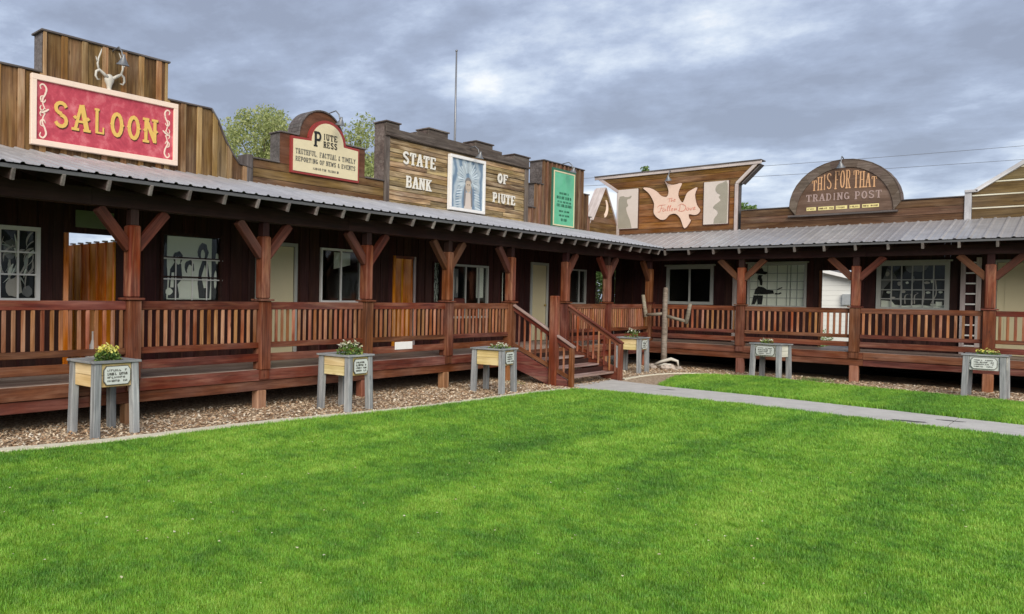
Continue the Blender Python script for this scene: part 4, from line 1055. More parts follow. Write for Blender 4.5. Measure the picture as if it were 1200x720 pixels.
cow = [[(2.14, 2.02), (2.17, 2.16), (2.24, 2.24), (2.36, 2.22), (2.45, 2.15), (2.60, 2.13), (2.62, 2.04), (2.48, 2.03), (2.36, 2.02)],
       [(2.17, 2.60), (2.40, 2.57), (2.46, 2.60), (2.44, 2.64), (2.36, 2.66), (2.32, 2.76), (2.26, 2.73), (2.21, 2.74), (2.18, 2.68)],
       [(2.24, 2.56), (2.22, 2.46), (2.27, 2.38), (2.28, 2.28), (2.33, 2.26), (2.34, 2.38), (2.31, 2.50), (2.34, 2.55)],
       [(2.13, 1.99), (2.09, 1.74), (2.17, 1.74), (2.22, 1.9), (2.24, 1.74), (2.34, 1.74), (2.36, 1.99)],
       [(2.64, 2.06), (2.72, 2.05), (2.78, 2.08), (2.80, 2.05), (2.74, 2.02), (2.65, 2.02)], [(2.68, 2.16), (2.80, 2.22), (2.82, 2.20), (2.70, 2.14)]]
for i, p in enumerate(cow): flat(RF, wt, 'cowboy_silhouette', p, nC+.0035*(i % 2), 'black')
w3 = window(RF, T, 4.86, 6.25, 1.64, 2.85, .09, 'greyframe', (.17, .33, .5, .67, .83), (.2, .42, .66), 'black', head=.045, label='wide grey framed window with a painted shop scene behind thin white bars')
flat(RF, w3, 'small_card', [(6.0, 1.78), (6.12, 1.78), (6.12, 1.88), (6.0, 1.88)], FN-.03, 'paper')
shell(RF, T, 1.70, 3.00, 2.9, 2.95); shell(RF, T, 4.37, 6.47, 2.9, 2.95)
RF.box('passage_frame', 3.66, 3.72, FN-.03, FN+.03, ZD+.01, 2.66, 'post', T, 'z'); RF.box('passage_frame', 4.36, 4.42, FN-.03, FN+.03, ZD+.01, 2.66, 'post', T, 'z')

# --- gabled building at the right edge
Gb = thing('gable_building', 'olive brown gabled false front with pale horizontal strips at the right edge', 'building', RF.P(8.6, FN, 0))
front_wall(RF, Gb, 6.48, 12.3, [(7.07, 8.02, ZD, 2.80), (9.0, 10.3, 1.66, 2.8)])
ol = [(6.50, ZB), (6.50, 4.50), (6.70, 4.50), (8.6, 5.90), (10.5, 4.50), (12.3, 4.50), (12.3, ZB)]
backing(RF, Gb, ol, BN, FN, 'gtrim')
cl = [(6.60, ZB), (6.60, 4.48), (6.72, 4.48), (8.6, 5.84), (10.48, 4.48), (12.3, 4.48), (12.3, ZB)]
z = ZB
while z < 5.8:
    pc = clean(clip(clip(cl, 1, z+.004, False), 1, z+.262, True))
    if area(pc) > .01: RF.prism('siding_board', pc, FN+.001, FN+.022, 'gable_b', Gb, 'u', .004)
    pc = clean(clip(clip(cl, 1, z+.266, False), 1, z+.298, True))
    if area(pc) > .005: RF.prism('pale_strip', pc, FN+.001, FN+.035, 'strip', Gb, 'u', .003)
    z += .300
RF.box('corner_trim', 6.47, 6.59, FN+.002, FN+.06, ZB, 4.47, 'gtrim', Gb, 'z')
coping(RF, Gb, [(6.47, 4.46), (6.70, 4.46)], BN-.02, FN+.10, .06, 'gtrim')
coping(RF, Gb, [(6.66, 4.45), (8.6, 5.88)], BN-.02, FN+.10, .085, 'gtrim'); coping(RF, Gb, [(8.6, 5.88), (10.54, 4.45)], BN-.02, FN+.10, .085, 'gtrim'); coping(RF, Gb, [(10.5, 4.46), (12.3, 4.46)], BN-.02, FN+.10, .06, 'gtrim')
door(RF, Gb, 7.07, 8.02, 2.80)
window(RF, Gb, 9.0, 10.3, 1.66, 2.8, .07, 'greyframe', (.5,), (), None)
shell(RF, Gb, 6.485, 12.3)
# ------------------------------------------------------------------ lettering
W_, T_ = .23, .13
def arcp(cx, cy, rx, ry, a0, a1, n=6): return [(cx+rx*math.cos(math.radians(a0+(a1-a0)*i/n)), cy+ry*math.sin(math.radians(a0+(a1-a0)*i/n))) for i in range(n+1)]
# each glyph: (polyline, width) strokes on a unit square; serif = (x, y) slab centres
GL = {
 'S': ([(arcp(.5, .74, .33, .20, 20, 270, 9)+arcp(.5, .27, .34, .21, 90, -160, 9)[0:], .19)], []),
 'A': ([([(.47, .98), (.16, .05)], .15), ([(.53, .98), (.82, .05)], .24), ([(.28, .36), (.72, .36)], .11)], [(.16, .05), (.82, .05)]),
 'L': ([([(.28, .97), (.28, .05)], W_), ([(.2, .06), (.88, .06)], T_), ([(.86, .05), (.86, .28)], .12)], [(.28, .95)]),
 'O': ([(arcp(.5, .5, .345, .42, 90, 450, 16), .22)], []),
 'N': ([([(.2, .95), (.2, .05)], .18), ([(.2, .95), (.8, .08)], .22), ([(.8, .95), (.8, .05)], .18)], [(.2, .95), (.2, .05), (.8, .95)]),
 'T': ([([(.5, .95), (.5, .05)], W_), ([(.08, .94), (.92, .94)], T_), ([(.1, .94), (.1, .72)], .11), ([(.9, .94), (.9, .72)], .11)], [(.5, .05)]),
 'E': ([([(.25, .95), (.25, .05)], W_), ([(.1, .94), (.85, .94)], T_), ([(.1, .06), (.88, .06)], T_), ([(.25, .5), (.65, .5)], T_), ([(.85, .95), (.85, .74)], .10), ([(.87, .05), (.87, .27)], .10)], []),
 'B': ([([(.25, .95), (.25, .05)], W_), ([(.1, .94)]+arcp(.58, .73, .22, .21, 90, -90, 6)+[(.25, .52)], .15), ([(.25, .5)]+arcp(.6, .28, .24, .22, 90, -90, 6)+[(.1, .06)], .15)], []),
 'K': ([([(.25, .95), (.25, .05)], W_), ([(.82, .93), (.36, .45)], .13), ([(.45, .56), (.82, .06)], .21)], [(.25, .95), (.25, .05), (.8, .94), (.82, .05)]),
 'F': ([([(.28, .95), (.28, .05)], W_), ([(.12, .94), (.88, .94)], T_), ([(.28, .5), (.68, .5)], T_), ([(.87, .95), (.87, .72)], .11)], [(.28, .05)]),
 'P': ([([(.28, .95), (.28, .05)], W_), ([(.12, .94)]+arcp(.58, .70, .24, .24, 90, -90, 7)+[(.28, .46)], .17)], [(.28, .05)]),
 'I': ([([(.5, .95), (.5, .05)], W_+.03)], [(.5, .95), (.5, .05)]),
 'U': ([([(.22, .95), (.22, .32)]+arcp(.5, .30, .28, .24, 180, 360, 7)+[(.78, .95)], .18)], [(.22, .95), (.78, .95)]),
 'R': ([([(.25, .95), (.25, .05)], W_), ([(.1, .94)]+arcp(.56, .72, .22, .22, 90, -90, 7)+[(.25, .5)], .16), ([(.52, .5), (.80, .05)], .20)], [(.25, .05), (.82, .05)]),
 'D': ([([(.25, .95), (.25, .05)], W_), ([(.1, .94)]+arcp(.48, .5, .36, .44, 90, -90, 9)+[(.1, .06)], .16)], []),
 'G': ([(arcp(.5, .5, .34, .42, 45, 350, 13), .20), ([(.55, .42), (.9, .42)], .11), ([(.83, .42), (.83, .1)], .16)], []),
 'H': ([([(.22, .95), (.22, .05)], .21), ([(.78, .95), (.78, .05)], .21), ([(.22, .5), (.78, .5)], T_)], [(.22, .95), (.22, .05), (.78, .95), (.78, .05)]),
 'C': ([(arcp(.52, .5, .34, .42, 45, 315, 12), .20)], []), 'Y': ([([(.15, .95), (.5, .48)], .16), ([(.85, .95), (.5, .48)], .16), ([(.5, .5), (.5, .05)], .2)], [(.5, .05)]),
 'M': ([([(.15, .95), (.15, .05)], .15), ([(.15, .95), (.5, .3)], .15), ([(.5, .3), (.85, .95)], .15), ([(.85, .95), (.85, .05)], .18)], []),
 'W': ([([(.08, .95), (.3, .05)], .16), ([(.3, .05), (.5, .8)], .13), ([(.5, .8), (.7, .05)], .16), ([(.7, .05), (.92, .95)], .13)], []),
 'V': ([([(.12, .95), (.5, .05)], .2), ([(.5, .05), (.88, .95)], .13)], []),
 '&': ([(arcp(.45, .74, .18, .18, -40, 230, 8)+[(.8, .05)], .13), (arcp(.42, .28, .26, .22, 110, 380, 8), .13)], []),
 ',': ([([(.4, .12), (.3, -.12)], .16)], []),
}
def glyph_polys(ch, u, z, w, h, spur=False, bold=1.0):
    strokes, serifs = GL[ch]; out = []
    def quad(a, b, wd):
        ax, ay = u+a[0]*w, z+a[1]*h; bx, by = u+b[0]*w, z+b[1]*h; dx, dy = bx-ax, by-ay; l = math.hypot(dx, dy) or 1e-6
        nx, ny = -dy/l, dx/l; s = wd*bold*w*.82
        e = .25*s; ax -= dx/l*e*.6; ay -= dy/l*e*.6; bx += dx/l*e*.6; by += dy/l*e*.6
        s *= .5; out.append([(ax+nx*s, ay+ny*s), (bx+nx*s, by+ny*s), (bx-nx*s, by-ny*s), (ax-nx*s, ay-ny*s)])
    for pl, wd in strokes:
        for a, b in zip(pl, pl[1:]): quad(a, b, wd)
    for (x, y) in serifs:
        q = min(.10, .10*w/h+.04); out.append([(u+(x-.21)*w, z+(y-q*.5)*h), (u+(x+.21)*w, z+(y-q*.5)*h), (u+(x+.21)*w, z+(y+q*.5)*h), (u+(x-.21)*w, z+(y+q*.5)*h)])
    if spur:
        xs = {'O': (.1, .9), 'A': (.14, .86), 'L': (.28,), 'N': (.12, .88), 'S': ()}.get(ch, ())
        for x in xs: out.append([(u+(x-.13)*w, z+.5*h), (u+x*w, z+.58*h), (u+(x+.13)*w, z+.5*h), (u+x*w, z+.42*h)])
    return out
def letters_mesh(fr, name, polys, n0, th, mat, parent):
    V = []; F = []; c = fr.P(polys[0][0][0], n0, polys[0][0][1])
    for i, p in enumerate(polys):
        ar_ = sum(a[0]*b[1]-b[0]*a[1] for a, b in zip(p, p[1:]+p[:1]))
        if ar_ < 0: p = p[::-1]
        t = th+((i % 9)*.0007+.0002*(i//9 % 3))*(1 if th > .0012 else .3); k = len(V); n = len(p)
        V += [fr.P(u, n0, z)-c for u, z in p]+[fr.P(u, n0+t, z)-c for u, z in p]
        F += [list(range(k+n, k+2*n))]+[[k+j, k+(j+1) % n, k+n+(j+1) % n, k+n+j] for j in range(n)]
    return mesh_obj(name, mk_mesh(name, V, F), mat, parent, Matrix.Translation(c))
def word(fr, par, txt, u0, u1, z0, z1, n0, th, mat, spur=False, slant=0, gap=.12, shadow=None, bold=1.0, joined=False, top=None, name='letter'):
    n = len(txt); wts = [(.62 if c == 'I' else .5 if c in ', ' else 1.15 if c in 'MW' else 1) for c in txt]
    unit = (u1-u0)/(sum(wts)+gap*(n-1)); u = u0; al = []
    for c, wt in zip(txt, wts):
        w = unit*wt
        if c != ' ':
            zt = top(u+w/2) if top else z1
            ps = glyph_polys(c, u, z0, w, zt-z0, spur, bold)
            if slant: ps = [[(a, b+(a-u0)*slant) for a, b in p] for p in ps]
            if joined: al += ps
            else:
                o = letters_mesh(fr, name, ps, n0+(.004 if shadow else 0), th, mat, par)
                if shadow: letters_mesh(fr, 'letter_shadow', [[(a+.012, b-.012) for a, b in p] for p in ps], n0, .003, shadow, o)
        u += w+unit*gap
    if joined: letters_mesh(fr, 'lettering', al, n0, th, mat, par)
def stroke(fr, par, name, pts, w, n0, th, mat):
    """flat ribbon along a curve in the facade plane"""
    P = smooth_line(pts, 5); L_, R_ = [], []
    for i, p in enumerate(P):
        a = Vector(P[max(i-1, 0)]); b = Vector(P[min(i+1, len(P)-1)]); d = (b-a)
        d = d.normalized() if d.length > 1e-6 else Vector((1, 0)); nn = Vector((-d.y, d.x)); ww = w*(.55+.45*math.sin(PI*i/(len(P)-1)))
        L_.append(tuple(Vector(p)+nn*ww/2)); R_.append(tuple(Vector(p)-nn*ww/2))
    polys = [[L_[i], L_[i+1], R_[i+1], R_[i]] for i in range(len(P)-1)]
    return letters_mesh(fr, name, polys, n0, th, mat, par)
def scribble(fr, par, u0, u1, zc, h, n0, mat, slant=0):
    """a line of small lettering too faint to read: short uneven upright and level dashes"""
    u = u0; ps = []
    while u < u1-.02:
        wl = random.uniform(.10, .24); e = min(u+wl, u1)
        while u < e-.01:
            k = random.random(); w = random.uniform(.014, .03); z = zc+(u-u0)*slant
            ps.append([(u, z-h/2), (u+.007, z-h/2), (u+.007, z+h/2), (u, z+h/2)])
            if k < .75: zz = z+random.choice((-.4, 0, .4))*h; ps.append([(u, zz-.004), (u+w*.8, zz-.004), (u+w*.8, zz+.004), (u, zz+.004)])
            if k > .4: ps.append([(u+w*.7, z-h/2), (u+w*.7+.007, z-h/2), (u+w*.7+.007, z+h/2*random.choice((0, 1))), (u+w*.7, z+h/2)])
            u += w+.008
        u += random.uniform(.025, .05)
    letters_mesh(fr, 'lettering', ps, n0, .0015, mat, par)

# ------------------------------------------------------------------ painted window scenes
def leaves_scene(fr, par, u0, u1, z0, z1, n, nplane, seed):
    r = random.Random(seed)
    for i in range(n):
        u, z = r.uniform(u0+.08, u1-.08), r.uniform(z0+.05, z1-.2); a = r.uniform(.5, 2.6); L = r.uniform(.16, .38); bend = r.uniform(-1.2, 1.2)
        pts = []
        for k in range(5):
            pts.append((min(max(u, u0+.01), u1-.01), min(max(z, z0+.01), z1-.01))); u += math.cos(a)*L/4; z += math.sin(a)*L/4; a += bend*.4
        polys = smooth_line(pts, 3); V = []
        w = r.choice((.018, .03, .05)); Lf, Rt = [], []
        for k, p in enumerate(polys):
            A_ = Vector(polys[max(k-1, 0)]); B_ = Vector(polys[min(k+1, len(polys)-1)]); d = B_-A_
            d = d.normalized() if d.length > 1e-6 else Vector((1, 0)); nn = Vector((-d.y, d.x)); ww = w*math.sin(PI*(k+.3)/len(polys)); Lf.append(tuple(Vector(p)+nn*ww/2)); Rt.append(tuple(Vector(p)-nn*ww/2))
        letters_mesh(fr, 'painted_leaf', [[Lf[k], Lf[k+1], Rt[k+1], Rt[k]] for k in range(len(polys)-1)], nplane+.0004*(i % 12), .001, r.choice(('paper', 'palepanel', 'greyframe')), par)
w1_ = [o for o in A.children if o.name.startswith('window')][0]
leaves_scene(LF, w1_, -18.9, -17.57, 1.70, 2.68, 95, FN-.068, 5)
for (u, z, a, b, sd_) in ((-17.92, 2.40, .10, .15, 1), (-18.4, 2.3, .14, .2, 2), (-17.86, 1.85, .12, .14, 3), (-17.66, 1.80, .08, .08, 4)): flat(LF, w1_, 'painted_shape', blob(u, z, a, b, 14, .15, sd_), FN-.0685, 'muralgrey' if sd_ != 3 else 'palepanel')
def shop_scene(par):
    nn_ = FN-.069; r = random.Random(3); P_ = lambda nm, pts, m_, dz=0: flat(RF, par, nm, pts, nn_+dz, m_)
    P_('painted_border', [(4.95, 1.73), (6.16, 1.73), (6.16, 1.80), (5.9, 1.77), (5.7, 1.80), (5.4, 1.77), (5.22, 1.79), (5.16, 1.88), (4.95, 1.9)], 'paper')
    P_('painted_border', [(4.95, 1.9), (5.0, 2.2), (5.1, 2.35), (5.25, 2.45), (5.18, 2.6), (5.05, 2.7), (5.0, 2.5), (4.95, 2.4)], 'muralgrey')
    P_('painted_border', [(5.4, 2.76), (5.85, 2.76), (5.8, 2.66), (5.7, 2.60), (5.6, 2.62), (5.5, 2.58), (5.42, 2.66)], 'muralgrey')
    for i, (u, z, a, b, m_) in enumerate(((5.30, 2.32, .04, .05, 'palepanel'), (5.45, 2.34, .03, .03, 'paper'), (5.56, 2.42, .035, .09, 'muralgrey'), (5.82, 2.34, .06, .03, 'palepanel'), (5.92, 2.38, .03, .05, 'paper'), (5.10, 2.10, .05, .03, 'paper'), (5.38, 2.12, .04, .035, 'palepanel'), (5.85, 2.10, .045, .03, 'paper'), (6.08, 2.11, .04, .03, 'paper'), (5.18, 1.97, .05, .02, 'palepanel'), (5.98, 1.80, .08, .03, 'paper'), (5.06, 2.56, .04, .06, 'palepanel'))):
        P_('painted_object', blob(u, z, a, b, 12, .12, i), m_, .0032)
    for i, pts in enumerate(([(5.42, 1.82), (5.42, 2.02), (5.52, 2.06), (5.54, 2.0), (5.56, 1.82)], [(5.60, 1.82), (5.60, 2.02), (5.66, 2.08), (5.62, 2.1)], [(5.76, 1.85), (5.78, 2.1), (5.76, 2.3)], [(5.34, 1.84), (5.32, 2.0), (5.35, 2.2), (5.33, 2.4)], [(5.9, 1.80), (5.96, 1.95), (6.0, 2.1), (5.98, 2.4)])):
        Ps = smooth_line(pts, 4); pol = [[(a[0]-.011, a[1]), (b[0]-.011, b[1]), (b[0]+.011, b[1]), (a[0]+.011, a[1])] for a, b in zip(Ps, Ps[1:])]
        letters_mesh(RF, 'painted_line', pol, nn_+.004, .001, 'palepanel', par)
shop_scene(w3)
# ------------------------------------------------------------------ signs
def lamp(fr, u, z, label, bend=.30):
    t = thing('sign_lamp', label, 'lamp', fr.P(u, FN+.05, z), 'bell shaded lamps over the signs')
    pts = [fr.P(u, BN+.1, z+.10), fr.P(u, FN+.02, z+.22), fr.P(u, FN+bend*.7, z+.24), fr.P(u, FN+bend, z+.15), fr.P(u, FN+bend+.02, z+.06)]
    P = [Vector(p) for p in pts]; sm = []
    for i in range(len(P)-1):
        for k in range(4): sm.append(P[i].lerp(P[i+1], k/4))
    sm.append(P[-1]); tube('arm', sm, .012, 'iron', t, 8)
    mw = Matrix.Translation(fr.P(u, FN+bend+.03, z-.06)) @ Matrix.Rotation(.25, 4, 'Y' if fr.side == 'L' else 'X')
    lathe('lamp_shade', [(.0, .16), (.022, .155), (.026, .12), (.045, .085), (.075, .03), (.105, .0), (.11, -.004), (.10, .002), (.07, .028), (.04, .08), (0, .1)], None, 'iron', t, 18, mw)
    lathe('bulb', [(0, .09), (.02, .08), (.028, .05), (.02, .025), (0, .018)], None, 'winframe', t, 10, mw)
# saloon sign
S = thing('saloon_sign', 'mottled red sign with gold SALOON lettering in a pale peach frame', 'sign', LF.P(-16.45, FN, 3.92))
u0, u1, z0, z1 = -17.71, -15.18, 3.91, 4.92
LF.box('board', u0+.02, u1-.02, FN+.06, FN+.09, z0+.02, z1-.02, 'redsign', S, 'u')
for a, b in (((u0, z0+.04), (u1, z0+.04)), ((u0, z1-.04), (u1, z1-.04)), ((u0+.04, z0+.08), (u0+.04, z1-.08)), ((u1-.04, z0+.08), (u1-.04, z1-.08))):
    LF.box('frame_strip', min(a[0], b[0])-(0 if a[0] != b[0] else .04), max(a[0], b[0])+(0 if a[0] != b[0] else .04), FN+.055, FN+.125, a[1]-(.04 if a[1] == b[1] else 0), b[1]+(.04 if a[1] == b[1] else 0), 'creamframe', S)
LT = [('S', -17.37, -17.12), ('A', -17.06, -16.77), ('L', -16.71, -16.52), ('O', -16.43, -16.19), ('O', -16.13, -15.89), ('N', -15.84, -15.56)]
for i, (c, a, b) in enumerate(LT):
    ps = glyph_polys(c, a, 4.21, b-a, .39, True, 1.35)
    o = letters_mesh(LF, 'letter', ps, FN+.094, .006, 'lettergold', S)
    letters_mesh(LF, 'letter_shadow', [[(x+.014, y-.014) for x, y in p] for p in ps], FN+.0905, .003, 'letterbrown', o)
for cu, sg in ((-17.52, 1), (-15.38, -1)):
    for s in (1, -1):
        q = lambda a, b: (cu+sg*a, 4.41+s*b)
        stroke(LF, S, 'scroll', [q(-.035, .31), q(-.05, .36), q(.0, .385), (cu+sg*.045, 4.41+s*.33), q(.03, .25), q(-.01, .17), q(.0, .09), q(.03, .03)], .026, FN+.0905, .002, 'creamframe')
        stroke(LF, S, 'scroll', [q(.0, .22), q(-.04, .20), q(-.035, .14), q(.01, .13), q(.035, .17)], .020, FN+.0925, .002, 'creamframe')
        stroke(LF, S, 'scroll', [q(-.03, .08), q(-.05, .04), q(-.02, .0), q(.02, .05)], .018, FN+.0945, .002, 'creamframe')
    stroke(LF, S, 'scroll', [(cu-sg*.03, 4.38), (cu+sg*.03, 4.41), (cu+sg*.085, 4.45)], .028, FN+.0965, .002, 'creamframe')
lamp(LF, -16.36, 5.33, 'bell shaded lamp above the steer skull on the saloon front')
# skull
K = thing('steer_skull', 'bleached skull with curled horns and antlers, mounted above the red saloon sign', 'skull', LF.P(-16.44, FN+.05, 4.93))
V = []; Fc = []
prof = [(4.905, .028, .03), (4.95, .034, .04), (5.0, .045, .05), (5.05, .075, .06), (5.09, .085, .06), (5.13, .07, .05), (5.16, .03, .03)]
for z, rx, rn in prof:
    for k in range(12):
        a = 2*PI*k/12; V.append(LF.P(-16.44+rx*math.cos(a), FN+.07+rn*math.sin(a), z))
for i in range(len(prof)-1):
    for k in range(12):
        a = i*12+k; b = i*12+(k+1) % 12; Fc.append([a, b, b+12, a+12])
Fc += [list(range(12)), [len(V)-12+k for k in range(12)][::-1]]
mesh_obj('skull', mk_mesh('skull', V, Fc), 'bone', K, None, True)
for s in (-1, 1):
    q = lambda du, z, n=.1: LF.P(-16.44+s*du, FN+n, z)
    tube('horn', [q(.04, 5.10), q(.12, 5.15), q(.19, 5.19), q(.24, 5.16), q(.25, 5.09), q(.22, 5.04), q(.17, 5.05)], [.024, .024, .022, .02, .018, .013, .005], 'bone', K, 8)
    tube('antler', [q(.19, 5.18, .09), q(.22, 5.28, .1), q(.21, 5.36, .11), q(.17, 5.46, .11), q(.15, 5.52, .1)], [.018, .017, .015, .011, .004], 'bone', K, 8)
    tube('antler', [q(.22, 5.30, .1), q(.25, 5.34, .12), q(.26, 5.38, .12)], [.013, .009, .003], 'bone', K, 6)
# newspaper sign
N_ = thing('press_sign', 'cream sign with red border and rounded top reading PIUTE PRESS in black', 'sign', LF.P(-11.6, FN, 4.15))
an = arc(-11.57, 4.80, .50, .40, 180, 0, 20)
o1 = [(-12.56, 4.13), (-12.56, 4.82), (-12.09, 4.83)]+[(a-.0, b+.03) for a, b in arc(-11.57, 4.80, .53, .42, 175, 5, 20)]+[(-11.04, 4.83), (-10.63, 4.82), (-10.63, 4.13)]
LF.prism('border', o1, FN+.024, FN+.07, 'red_paint', N_)
o2 = [(-12.51, 4.17), (-12.51, 4.77), (-12.02, 4.79)]+arc(-11.57, 4.79, .45, .40, 178, 2, 20)+[(-11.11, 4.79), (-10.68, 4.77), (-10.68, 4.17)]
LF.prism('board', o2, FN+.071, FN+.082, 'cream', N_)
nl = FN+.083
word(LF, N_, 'P', -11.99, -11.75, 4.70, 4.99, nl, .006, 'black', bold=1.3)
word(LF, N_, 'IUTE', -11.71, -11.31, 4.86, 4.98, nl, .006, 'black', bold=1.3)
word(LF, N_, 'RESS', -11.71, -11.31, 4.71, 4.83, nl, .006, 'black', bold=1.3)
word(LF, N_, 'TRUTHFUL, FACTUAL & TIMELY', -12.46, -10.76, 4.50, 4.60, nl, .003, 'plaquedark', joined=True, bold=1.2)
word(LF, N_, 'REPORTING OF NEWS & EVENTS', -12.46, -10.76, 4.36, 4.45, nl, .003, 'plaquedark', joined=True, bold=1.2)
scribble(LF, N_, -11.98, -11.25, 4.265, .045, nl, 'plaquedark')
lamp(LF, -11.50, 5.20, 'bell shaded lamp hanging over the rounded top of the cream press sign')
# bank mural
Mu = thing('mural_panel', 'white framed blue grey painting of a figure in a feather headdress on the bank front', 'painting', LF.P(-6.7, FN, 3.9))
u0, u1, z0, z1 = -7.50, -6.02, 3.86, 5.16
LF.box('board', u0+.05, u1-.05, FN+.07, FN+.10, z0+.05, z1-.05, 'mural', Mu, 'u')
for a in ((u0, u1, z0, z0+.07), (u0, u1, z1-.07, z1), (u0, u0+.07, z0+.071, z1-.071), (u1-.07, u1, z0+.071, z1-.071)): LF.box('frame_strip', a[0], a[1], FN+.05, FN+.14, a[2], a[3], 'white', Mu)
cu, cz = -6.72, 4.62
for i in range(23):
    a = math.radians(-28+i*236/22); r0, r1 = .17, (.44 if i % 2 else .50)
    c, s = math.cos(a), math.sin(a); w0, w1 = .010, .030
    r1 = min(r1, (u1-.09-cu)/c if c > .2 else 9, (z1-.09-cz)/s if s > .2 else 9)
    p = [(cu+c*r0-s*w0, cz+s*r0+c*w0), (cu+c*r1*.9-s*w1, cz+s*r1*.9+c*w1), (cu+c*r1, cz+s*r1), (cu+c*r1*.9+s*w1, cz+s*r1*.9-c*w1), (cu+c*r0+s*w0, cz+s*r0-c*w0)]
    flat(LF, Mu, 'feather', p, FN+.1005+.0006*(i % 3), 'feather')
for sg in (-1, 1):
    for k in range(9):
        zc = 4.50-.065*k; un = cu+sg*(.22+.012*k)
        p = [(un, zc+.03), (un+sg*.20, zc+.0), (un+sg*.23, zc-.03), (un+sg*.19, zc-.035), (un, zc)]
        p = [(min(max(a, u0+.08), u1-.08), max(b, z0+.08)) for a, b in p]
        if area(p) > .001: flat(LF, Mu, 'feather', p, FN+.1012+.0005*(k % 3), 'feather')
flat(LF, Mu, 'head', blob(cu, 4.50, .115, .17, 16, .03), FN+.1035, 'muralskin')
flat(LF, Mu, 'headband', arc(cu, 4.56, .14, .13, 0, 180, 10)+arc(cu, 4.56, .11, .06, 180, 0, 10), FN+.1065, 'muralgrey')
flat(LF, Mu, 'robe', [(cu-.16, z0+.08), (cu-.12, 4.30), (cu-.05, 4.33), (cu+.05, 4.33), (cu+.12, 4.30), (cu+.17, z0+.08)], FN+.103, 'palepanel')
for sg in (-1, 1): flat(LF, Mu, 'braid', [(cu+sg*.12, 4.5), (cu+sg*.17, 4.42), (cu+sg*.18, 4.0), (cu+sg*.13, 4.0), (cu+sg*.10, 4.3)], FN+.107, 'muralgrey')
flat(LF, Mu, 'braid', [(cu-.05, 4.52), (cu-.02, 4.53), (cu-.02, 4.51), (cu-.05, 4.50)], FN+.107, 'black'); flat(LF, Mu, 'braid', [(cu+.02, 4.53), (cu+.05, 4.52), (cu+.05, 4.50), (cu+.02, 4.51)], FN+.107, 'black')
flat(LF, Mu, 'braid', [(cu-.04, 4.40), (cu+.04, 4.40), (cu+.03, 4.39), (cu-.03, 4.39)], FN+.107, 'muralgrey')
lamp(LF, -6.62, 5.20, 'bell shaded lamp over the framed painting on the bank front')
BL = thing('bank_lettering', 'white wooden slab letters reading STATE BANK OF PIUTE on tan siding', 'sign', LF.P(-7, FN+.05, 4.2))
nb_ = FN+.052
word(LF, BL, 'STATE', -9.19, -7.98, 4.72, 4.99, nb_, .02, 'bankletter', bold=1.35)
word(LF, BL, 'BANK', -9.07, -8.14, 4.21, 4.47, nb_, .02, 'bankletter', bold=1.35)
word(LF, BL, 'OF', -5.36, -4.88, 4.72, 4.96, nb_, .02, 'bankletter', bold=1.35)
word(LF, BL, 'PIUTE', -5.58, -4.50, 4.22, 4.46, nb_, .02, 'bankletter', bold=1.35)
# green sign
Gs = thing('green_sign', 'tall mint green sign with faint dark script on the narrow building', 'sign', LF.P(-1.95, FN, 3.88))
LF.box('board', -2.50, -1.34, FN+.06, FN+.09, 3.89, 5.36, 'mint', Gs, 'u')
ring(LF, 'border', -2.53, -1.31, 3.86, 5.39, .035, FN+.055, FN+.10, 'cream', Gs); ring(LF, 'border', -2.60, -1.25, 3.80, 5.46, .07, FN+.055, FN+.085, 'darkgreen', Gs)
for z, a, b, h in ((4.78, -2.2, -1.65, .06), (4.66, -2.35, -1.5, .08), (4.54, -2.3, -1.5, .05), (4.44, -2.35, -1.45, .08), (4.28, -2.2, -1.6, .05), (4.16, -2.2, -1.6, .05), (4.04, -2.1, -1.75, .07)):
    scribble(LF, Gs, a, b, z, h, FN+.091, 'darkgreen')
lamp(LF, -1.92, 5.42, 'bell shaded lamp at the top of the tall green sign')
# dove sign
bird = [(-.27, 5.41), (-.18, 5.32), (-.01, 5.27), (.21, 5.30), (.14, 5.10), (.12, 4.93), (.20, 4.76), (.27, 4.74), (.36, 4.98), (.48, 5.07), (.64, 5.13), (.58, 4.92), (.64, 4.62), (.73, 4.47), (.68, 4.36), (.58, 4.33), (.43, 4.36), (.44, 4.24), (.48, 4.16), (.32, 3.95), (.20, 4.25), (.06, 4.40), (-.11, 4.38), (-.22, 4.26), (-.36, 4.25), (-.50, 4.36), (-.57, 4.50), (-.56, 4.75), (-.66, 4.98), (-.76, 5.12), (-.90, 5.26), (-.70, 5.24), (-.50, 5.12), (-.36, 4.97), (-.20, 4.93), (-.15, 5.08), (-.20, 5.26)]
bs = smooth_line(bird+[bird[0]], 3)[:-1]
Dv = thing('dove_sign', 'peach dove shaped sign with red script on the amber facade', 'sign', RF.P(0, FN, 4))
RF.prism('board', bs, FN+.045, FN+.075, 'peach', Dv, 'u', 0)
RF.prism('backing', inset(bs, -.02) if False else [(x*1.0+(x-0)*.025, 4.65+(y-4.65)*1.025) for x, y in bs], FN+.024, FN+.044, 'letterbrown', Dv)
ns = FN+.0755
def script(pts_list, w=.016, dz=0):
    for pts in pts_list: stroke(RF, Dv, 'script', pts, w, ns+random.uniform(0, .001), .0015, 'redscript')
script([[(-.19, 4.86), (-.02, 4.88)], [(-.10, 4.88), (-.13, 4.76)], [(-.05, 4.88), (-.07, 4.77), (-.03, 4.82), (-.01, 4.77)], [(.0, 4.80), (.05, 4.82), (.02, 4.84), (.01, 4.78), (.06, 4.78)]], .014)
